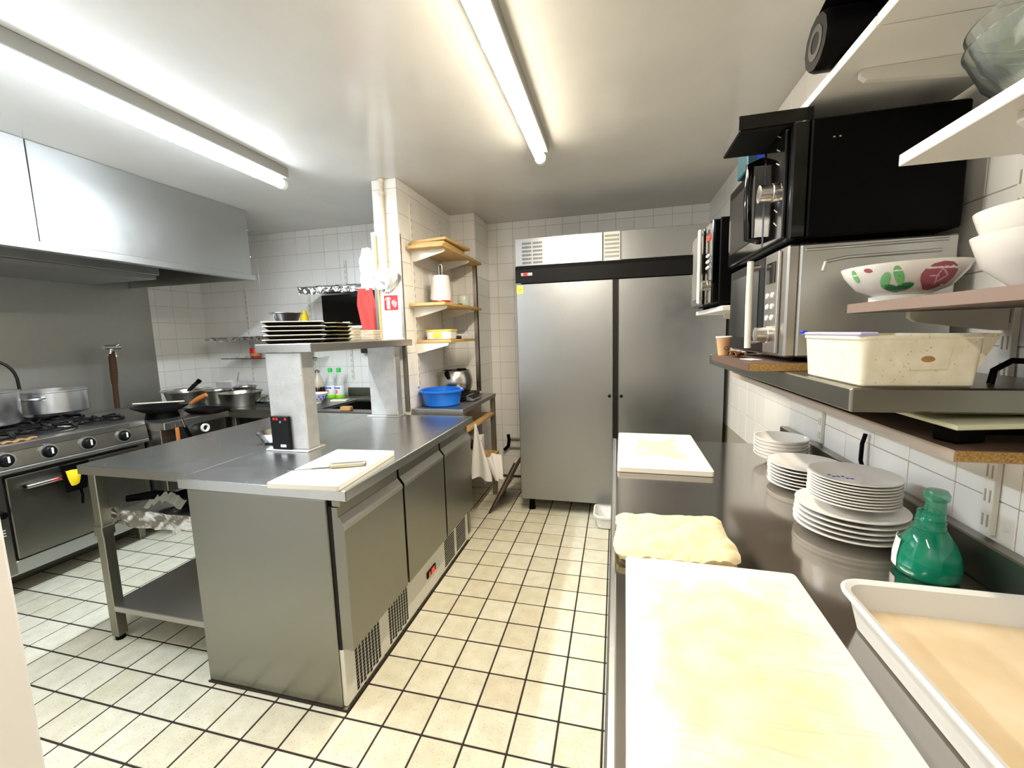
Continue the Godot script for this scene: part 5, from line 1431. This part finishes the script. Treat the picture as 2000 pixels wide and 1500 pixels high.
func right_shelf_objects() -> void:
	# silver microwave: front faces -x
	var o := thing("microwave", "silver microwave oven with bar handle, below the black one", "microwave", V(0.55, 1.266, -1.28))
	part("case", wg(o).box(V(0.41, 1.278, -1.50), V(0.70, 1.532, -1.05), 0.004), M.steel_hood, o)
	part("pressed_rib", wg(o).tube([V(0.46, 1.49, -1.0495), V(0.50, 1.497, -1.0495), V(0.67, 1.50, -1.0495)], 0.004, 8).tube([V(0.46, 1.49, -1.0495), V(0.455, 1.47, -1.0495)], 0.004, 8).tube([V(0.42, 1.518, -1.0495), V(0.68, 1.522, -1.0495)], 0.0035, 8), M.steel_hood, o)
	part("front_frame", wg(o).box(V(0.386, 1.278, -1.50), V(0.41, 1.532, -1.052), 0.004), M.steel_shelf, o)
	var d := part("door", wg(o).box(V(0.376, 1.285, -1.495), V(0.386, 1.527, -1.175), 0.003), M.dark_steel, o)
	part("window", wg(o).box(V(0.3745, 1.32, -1.47), V(0.3762, 1.50, -1.21), 0.0006), M.black_gloss, d)
	part("handle", wg(o).tube([V(0.35, 1.295, -1.195), V(0.349, 1.41, -1.195), V(0.35, 1.52, -1.195)], 0.008, 10), M.white_enamel, d)
	for y in [1.31, 1.505]:
		part("handle_post", wg(o).tube([V(0.376, y, -1.195), V(0.35, y, -1.195)], 0.005, 8), M.inox, d)
	var cp := part("control_panel", wg(o).box(V(0.378, 1.285, -1.172), V(0.386, 1.527, -1.085), 0.002), M.steel_shelf, o)
	part("screen", wg(o).box(V(0.3765, 1.455, -1.16), V(0.3782, 1.505, -1.10)), M.black_gloss, cp)
	for r in 3:
		for c in 2:
			part("button", wg(o).at(V(0.378, 1.372 + r * 0.027, -1.147 + c * 0.034) - o.position, Basis(Vector3.FORWARD, -PI / 2)).loft(P([0, 0, 0.007, 0, 0.006, 0.003, 0, 0.003]), 0, 0, 12), M.white_print, cp)
	part("knob", knob_x(0.021, 0.03), M.inox, cp).position = V(0.378, 1.33, -1.13) - o.position
	for zz in [-1.45, -1.1]:
		part("foot", wg(o).box(V(0.42, 1.2658, zz - 0.012), V(0.445, 1.278, zz + 0.012)), M.black, o)
		part("foot", wg(o).box(V(0.66, 1.2658, zz - 0.012), V(0.685, 1.278, zz + 0.012)), M.black, o)
	# black microwave on top
	o = thing("microwave", "black microwave oven with silver knob stacked on the silver one", "microwave", V(0.54, 1.5325, -1.28))
	part("case", wg(o).box(V(0.415, 1.543, -1.53), V(0.695, 1.79, -1.04), 0.004), M.black, o)
	part("front_frame", wg(o).box(V(0.382, 1.543, -1.53), V(0.415, 1.79, -1.042), 0.004), M.black_gloss, o)
	d = part("door", wg(o).box(V(0.372, 1.55, -1.525), V(0.382, 1.785, -1.19), 0.003), M.black_gloss, o)
	part("window", wg(o).box(V(0.3705, 1.585, -1.50), V(0.3722, 1.755, -1.26), 0.0006), M.dark_steel, d)
	part("handle", wg(o).tube([V(0.372, 1.575, -1.215), V(0.345, 1.58, -1.215), V(0.342, 1.67, -1.215), V(0.345, 1.765, -1.215), V(0.372, 1.772, -1.215)], 0.010, 8), M.black_gloss, d)
	cp = part("control_panel", wg(o).box(V(0.374, 1.55, -1.187), V(0.382, 1.785, -1.065), 0.002), M.black_gloss, o)
	part("knob", knob_x(0.022, 0.034), M.inox, cp).position = V(0.374, 1.665, -1.118) - o.position
	for k in 6:
		part("mark", wg(o).at(V(0.3735, 1.59 + k * 0.03 + (0.045 if k > 2 else 0.0), -1.105) - o.position, Basis(Vector3.RIGHT, 0.5)).box(V(-0.0004, -0.0012, -0.012), V(0.0006, 0.0012, 0.012)), M.board_grey, cp)
	part("screw", wg(o).box(V(0.455, 1.745, -1.0398), V(0.459, 1.748, -1.0385)).box(V(0.466, 1.745, -1.0398), V(0.470, 1.748, -1.0385)), M.inox, o)
	for zz in [-1.45, -1.1]:
		part("foot", wg(o).box(V(0.43, 1.5325, zz - 0.012), V(0.455, 1.543, zz + 0.012)), M.black_satin, o)
		part("foot", wg(o).box(V(0.65, 1.5325, zz - 0.012), V(0.675, 1.543, zz + 0.012)), M.black_satin, o)
	# on top of it
	o = thing("dark_tray", "dark grey lid resting across the top of the black microwave", "lid", V(0.365, 1.7905, -1.13))
	part("lid_shell", geo().box(V(-0.085, 0.0, -0.09), V(0.06, 0.034, 0.06), 0.003), M.black_satin, o)
	part("rim", geo().box(V(-0.087, 0.006, 0.0602), V(0.062, 0.035, 0.064), 0.001), M.dark_steel, o)
	o = thing("teal_packet", "teal packet with blue print on top of the black microwave", "packet", V(0.44, 1.7905, -1.37))
	part("box", geo().box(V(-0.075, 0, -0.05), V(0.08, 0.075, 0.05), 0.003), M.teal, o)
	part("print", geo().box(V(-0.05, 0.022, 0.0502), V(0.03, 0.045, 0.051)), M.blue_print, o)
	part("dot", geo().box(V(-0.025, 0.054, 0.0502), V(-0.013, 0.063, 0.051)), M.white_print, o)
	# small microwave by the fridge
	o = thing("microwave", "black microwave oven with white door frame on the small far shelf", "microwave", V(0.53, 1.4305, -1.82))
	part("case", wg(o).box(V(0.375, 1.442, -2.06), V(0.70, 1.75, -1.66), 0.004), M.black, o)
	d = part("door", wg(o).box(V(0.345, 1.445, -2.055), V(0.375, 1.745, -1.80), 0.004), M.black_gloss, o)
	part("window", wg(o).box(V(0.3435, 1.475, -2.02), V(0.3455, 1.70, -1.835), 0.0006), M.steel_wall, d)
	part("handle", wg(o).box(V(0.325, 1.45, -1.81), V(0.338, 1.74, -1.797), 0.004), M.white_enamel, d)
	for y in [1.47, 1.72]:
		part("handle_post", wg(o).tube([V(0.346, y, -1.803), V(0.33, y, -1.803)], 0.005, 8), M.inox, d)
	cp = part("control_panel", wg(o).box(V(0.350, 1.445, -1.796), V(0.375, 1.745, -1.664), 0.003), M.black_gloss, o)
	for k in 3:
		part("button", wg(o).box(V(0.343, 1.575 + k * 0.022, -1.74), V(0.351, 1.585 + k * 0.022, -1.70), 0.002), M.white_print, cp)
	part("screen", wg(o).box(V(0.3485, 1.68, -1.76), V(0.3502, 1.70, -1.69)), M.red_plastic, cp)
	part("knob", knob_x(0.022, 0.022), M.inox, cp).position = V(0.35, 1.515, -1.73) - o.position
	for zz in [-2.02, -1.7]:
		part("foot", wg(o).box(V(0.39, 1.4302, zz - 0.012), V(0.415, 1.442, zz + 0.012)), M.black_satin, o)
		part("foot", wg(o).box(V(0.66, 1.4302, zz - 0.012), V(0.685, 1.442, zz + 0.012)), M.black_satin, o)
	# cup and wrapper on the chipboard
	o = thing("paper_cup", "light brown paper cup with a round print in front of the silver microwave", "cup", V(0.334, 1.266, -1.38))
	part("cup_shell", geo().loft(P([0, 0, 0.0145, 0, 0.015, 0.002, 0.0215, 0.055, 0.0225, 0.056, 0.0205, 0.057, 0.0205, 0.054, 0.014, 0.004, 0, 0.003]), 0, 0, 28), M.kraft, o)
	part("rim", geo().loft(P([0.0208, 0.054, 0.0232, 0.0545, 0.0235, 0.0575, 0.021, 0.059, 0.0205, 0.0565, 0.0208, 0.054]), 0, 0, 28), M.white_plastic, o)
	part("print", geo().at(V(0.004, 0.022, 0.0175), Basis(Vector3.RIGHT, PI / 2 - 0.1)).loft(P([0.0045, 0, 0.006, 0, 0.006, 0.0012, 0.0045, 0.0012, 0.0045, 0]), 0, 0, 20), M.dark_wood, o)
	single("foil_wrapper", geo().sheet(14, 8, func(u: float, v: float): return V(lerpf(-0.012, 0.014, v), 0.004 + 0.012 * absf(sin(u * 7.0 + v * 2.0)), lerpf(-0.055, 0.055, u)), 0.001), M.brass, "crumpled copper coloured foil wrapper in front of the silver microwave", "wrapper", V(0.345, 1.266, -1.275))
	single("paper_label", geo().box(V(-0.014, 0, -0.03), V(0.014, 0.001, 0.03)), M.white_print, "small white paper label under the edge of the silver microwave", "label", V(0.352, 1.266, -1.17), 0.2)
	# stained tub
	o = thing("storage_box", "stained white plastic storage box with a lilac lid edge on the steel shelf", "box", V(0.473, 1.2475, -0.852))
	part("box_shell", geo().loft(P([0.004, 0, 0.008, 0.003, 0.014, 0.076, 0.017, 0.078, 0.017, 0.083, 0.011, 0.083, 0.004, 0.006]), 0.068, 0.092, 24), M.stained_plastic, o)
	part("lid", geo().box(V(-0.087, 0.0832, -0.110), V(-0.060, 0.089, 0.110), 0.002), lilac(), o)
	part("lid_tab", geo().box(V(-0.091, 0.086, -0.108), V(-0.080, 0.092, -0.094), 0.002), M.blue_print, o)
	part("grip_recess", geo().prism(P([-0.050, 0.074, 0.040, 0.076, 0.034, 0.030, -0.016, 0.028]), 0.006), M.stained_plastic, o).position = V(0.0, 0, 0.100)
	part("end_flare", geo().at(V(0, 0, -0.09)).prism(P([0.076, 0.03, 0.102, 0.083, 0.080, 0.083]), 0.19), M.stained_plastic, o)
	part("stain", geo().at(V(0.008, 0.045, 0.1055), Basis(Vector3.RIGHT, PI / 2)).loft(P([0, 0, 0.008, 0, 0.006, 0.0012, 0, 0.0015]), 0, 0, 14, 1.3, 0.7), M.tan, o)
	# cable
	single("power_cable", geo().tube([V(0.60, 1.2475, -0.80), V(0.603, 1.27, -0.80), V(0.625, 1.285, -0.80), V(0.66, 1.283, -0.80), V(0.70, 1.277, -0.79), V(0.718, 1.27, -0.76)], 0.0048, 8), M.black, "black cable curving over the steel shelf behind the storage box", "cable")
	single("power_cable", geo().tube([V(0.722, 1.03, -1.37), V(0.716, 1.0, -1.372), V(0.714, 0.95, -1.37), V(0.718, 0.923, -1.362)], 0.0055, 8), M.black, "short black cable hanging over the upstand behind the plates", "cable")
	# things on the lower board
	o = thing("power_strip", "black plug adaptor with lead on the narrow chipboard shelf", "plug", V(0.545, 1.1595, -0.765), 0.3)
	part("plug", geo().box(V(-0.03, 0, -0.02), V(0.02, 0.026, 0.02), 0.004), M.black, o)
	part("lead", geo().tube([V(0.02, 0.014, 0), V(0.06, 0.014, 0.0), V(0.11, 0.012, 0.01)], 0.006, 8), M.black, o)
	o = thing("green_board", "pale greenish plastic board lying on the narrow shelf under the steel shelf", "board", V(0.625, 1.1935, -0.79))
	part("slab", geo().at(Vector3.ZERO, Basis(Vector3.FORWARD, -0.06)).box(V(-0.12, 0, -0.08), V(0.095, 0.008, 0.075), 0.002), M.pale_green, o)
	part("support", geo().box(V(0.06, -0.034, -0.05), V(0.09, 0.003, 0.05), 0.002), M.dark_wood, o)
	o = thing("plug_socket", "white plug with dark cover at the far end of the narrow shelf", "plug", V(0.53, 1.1595, -1.62))
	part("ring", geo().at(V(-0.015, 0.014, 0), Basis(Vector3.FORWARD, PI / 2)).loft(P([0.007, 0, 0.015, 0, 0.014, 0.012, 0.007, 0.012, 0.007, 0]), 0, 0, 20), M.white_plastic, o)
	part("cover", geo().box(V(-0.02, 0.0, 0.015), V(0.03, 0.03, 0.11), 0.006), M.dark_steel, o)
	# bowls
	o = thing("flower_bowl", "white china bowl painted with green leaves and a mauve flower", "bowl", V(0.525, 1.3915, -0.905))
	var prof := P([0, 0, 0.044, 0, 0.045, 0.008, 0.040, 0.010, 0.066, 0.022, 0.085, 0.048, 0.090, 0.060, 0.0905, 0.063, 0.087, 0.063, 0.080, 0.046, 0.060, 0.024, 0, 0.012])
	part("bowl_shell", geo().loft(prof, 0, 0, 64), M.porcelain, o)
	part("foot_ring", geo().loft(P([0.038, -0.0002, 0.046, -0.0002, 0.0465, 0.008, 0.038, 0.008]), 0, 0, 48), M.porcelain, o)
	flower_paint(o)
	var wb := geo().loft(P([0, 0, 0.05, 0, 0.054, 0.006, 0.085, 0.035, 0.098, 0.075, 0.0985, 0.078, 0.095, 0.078, 0.082, 0.038, 0.048, 0.012, 0, 0.010]), 0, 0, 48).mesh()
	single("soup_bowl", wb, M.porcelain, "lower plain white soup bowl beside the flowered bowl", "bowl", V(0.605, 1.3915, -0.70))
	single("soup_bowl", wb, M.porcelain, "upper plain white soup bowl nested in the one beside the flowered bowl", "bowl", V(0.606, 1.4255, -0.70))
	var gb := geo().loft(P([0, 0, 0.06, 0, 0.064, 0.004, 0.10, 0.045, 0.118, 0.085, 0.120, 0.088, 0.117, 0.089, 0.096, 0.047, 0.06, 0.008, 0, 0.005]), 0, 0, 56).mesh()
	single("glass_bowl", gb, M.solid_glass, "outer clear glass bowl on the white melamine shelf", "bowl", V(0.572, 1.6185, -0.655))
	single("glass_bowl", gb, M.solid_glass, "inner clear glass bowl nested on the white melamine shelf", "bowl", V(0.574, 1.6405, -0.657))
	# roll of black bags on the top shelf
	o = thing("bag_roll", "roll of black refuse bags lying on the top shelf", "bag roll", V(0.47, 1.8505, -0.98))
	part("roll", geo().at(V(-0.03, 0.054, 0), Basis(Vector3.FORWARD, PI / 2)).loft(P([0.0, -0.05, 0.048, -0.05, 0.052, -0.04, 0.052, 0.10, 0.046, 0.11, 0.0, 0.11]), 0, 0, 12), M.black, o)
	part("core", geo().at(V(-0.081, 0.054, 0), Basis(Vector3.FORWARD, PI / 2)).loft(P([0.018, 0, 0.030, 0, 0.030, 0.002, 0.018, 0.002, 0.018, 0]), 0, 0, 20), M.dark_steel, o)
	part("loose_film", geo().sheet(12, 8, func(u: float, v: float):
		return V(lerpf(-0.075, 0.06, u), 0.107 - 0.03 * u * v + 0.012 * sin(v * 2.4), lerpf(-0.01, 0.10, v) + 0.012 * sin(u * 5.0)), 0.001), M.black_satin, o)


func lilac() -> StandardMaterial3D:
	if not M.has("lilac"):
		mat("lilac", Color(0.70, 0.70, 0.84), 0.35)
	return M.lilac


# thin painted shapes lying on the outside of the bowl: given as angle round the bowl and height
func flower_paint(o: Node3D) -> void:
	var leaf := mat("leaf_paint", Color(0.45, 0.74, 0.48), 0.2)
	var petal := mat("petal_paint", Color(0.66, 0.38, 0.44), 0.2)
	var dark := mat("leaf_dark", Color(0.20, 0.50, 0.30), 0.2)
	var light := mat("petal_light", Color(0.86, 0.66, 0.70), 0.2)
	# the side towards the camera is around a = 2.1
	paint_blob(o, "painted_flower", petal, 1.42, 0.036, 0.030, 0.022, 0.1)
	for k in 5:
		paint_blob(o, "petal_line", light, 1.42 + 0.10 * cos(k * 1.2566), 0.036 + 0.008 * sin(k * 1.2566), 0.009, 0.0015, -k * 1.2566)
	paint_blob(o, "painted_leaf", leaf, 2.12, 0.040, 0.007, 0.017, -0.25)
	paint_blob(o, "painted_leaf", leaf, 2.36, 0.034, 0.007, 0.015, 0.45)
	paint_blob(o, "painted_leaf", dark, 2.28, 0.020, 0.016, 0.006, 0.25)
	paint_blob(o, "painted_leaf", dark, 2.02, 0.021, 0.016, 0.006, -0.2)
	paint_blob(o, "painted_leaf", leaf, 2.95, 0.046, 0.006, 0.012, 0.1)
	paint_blob(o, "painted_dash", petal, 2.62, 0.053, 0.007, 0.004, 0.3)


func on_bowl(a: float, h: float) -> Vector3:
	var r := lerpf(0.066, 0.090, pow(clampf((h - 0.022) / 0.038, 0.0, 1.0), 0.78)) + 0.0007
	if h < 0.022:
		r = lerpf(0.042, 0.066, clampf((h - 0.010) / 0.012, 0, 1)) + 0.0007
	return V(cos(a) * r, h, sin(a) * r)


func paint_blob(o: Node3D, called: String, m: Material, a0: float, h0: float, ra: float, rh: float, tilt: float) -> void:
	var g := geo()
	g.sheet(10, 14, func(u: float, v: float):
		var t: float = v * TAU
		var x: float = cos(t) * u * ra
		var y: float = sin(t) * u * rh
		return on_bowl(a0 + (x * cos(tilt) - y * sin(tilt)) / 0.085, clampf(h0 + x * sin(tilt) + y * cos(tilt), 0.011, 0.0595)), 0.0004)
	part(called, g, m, o)
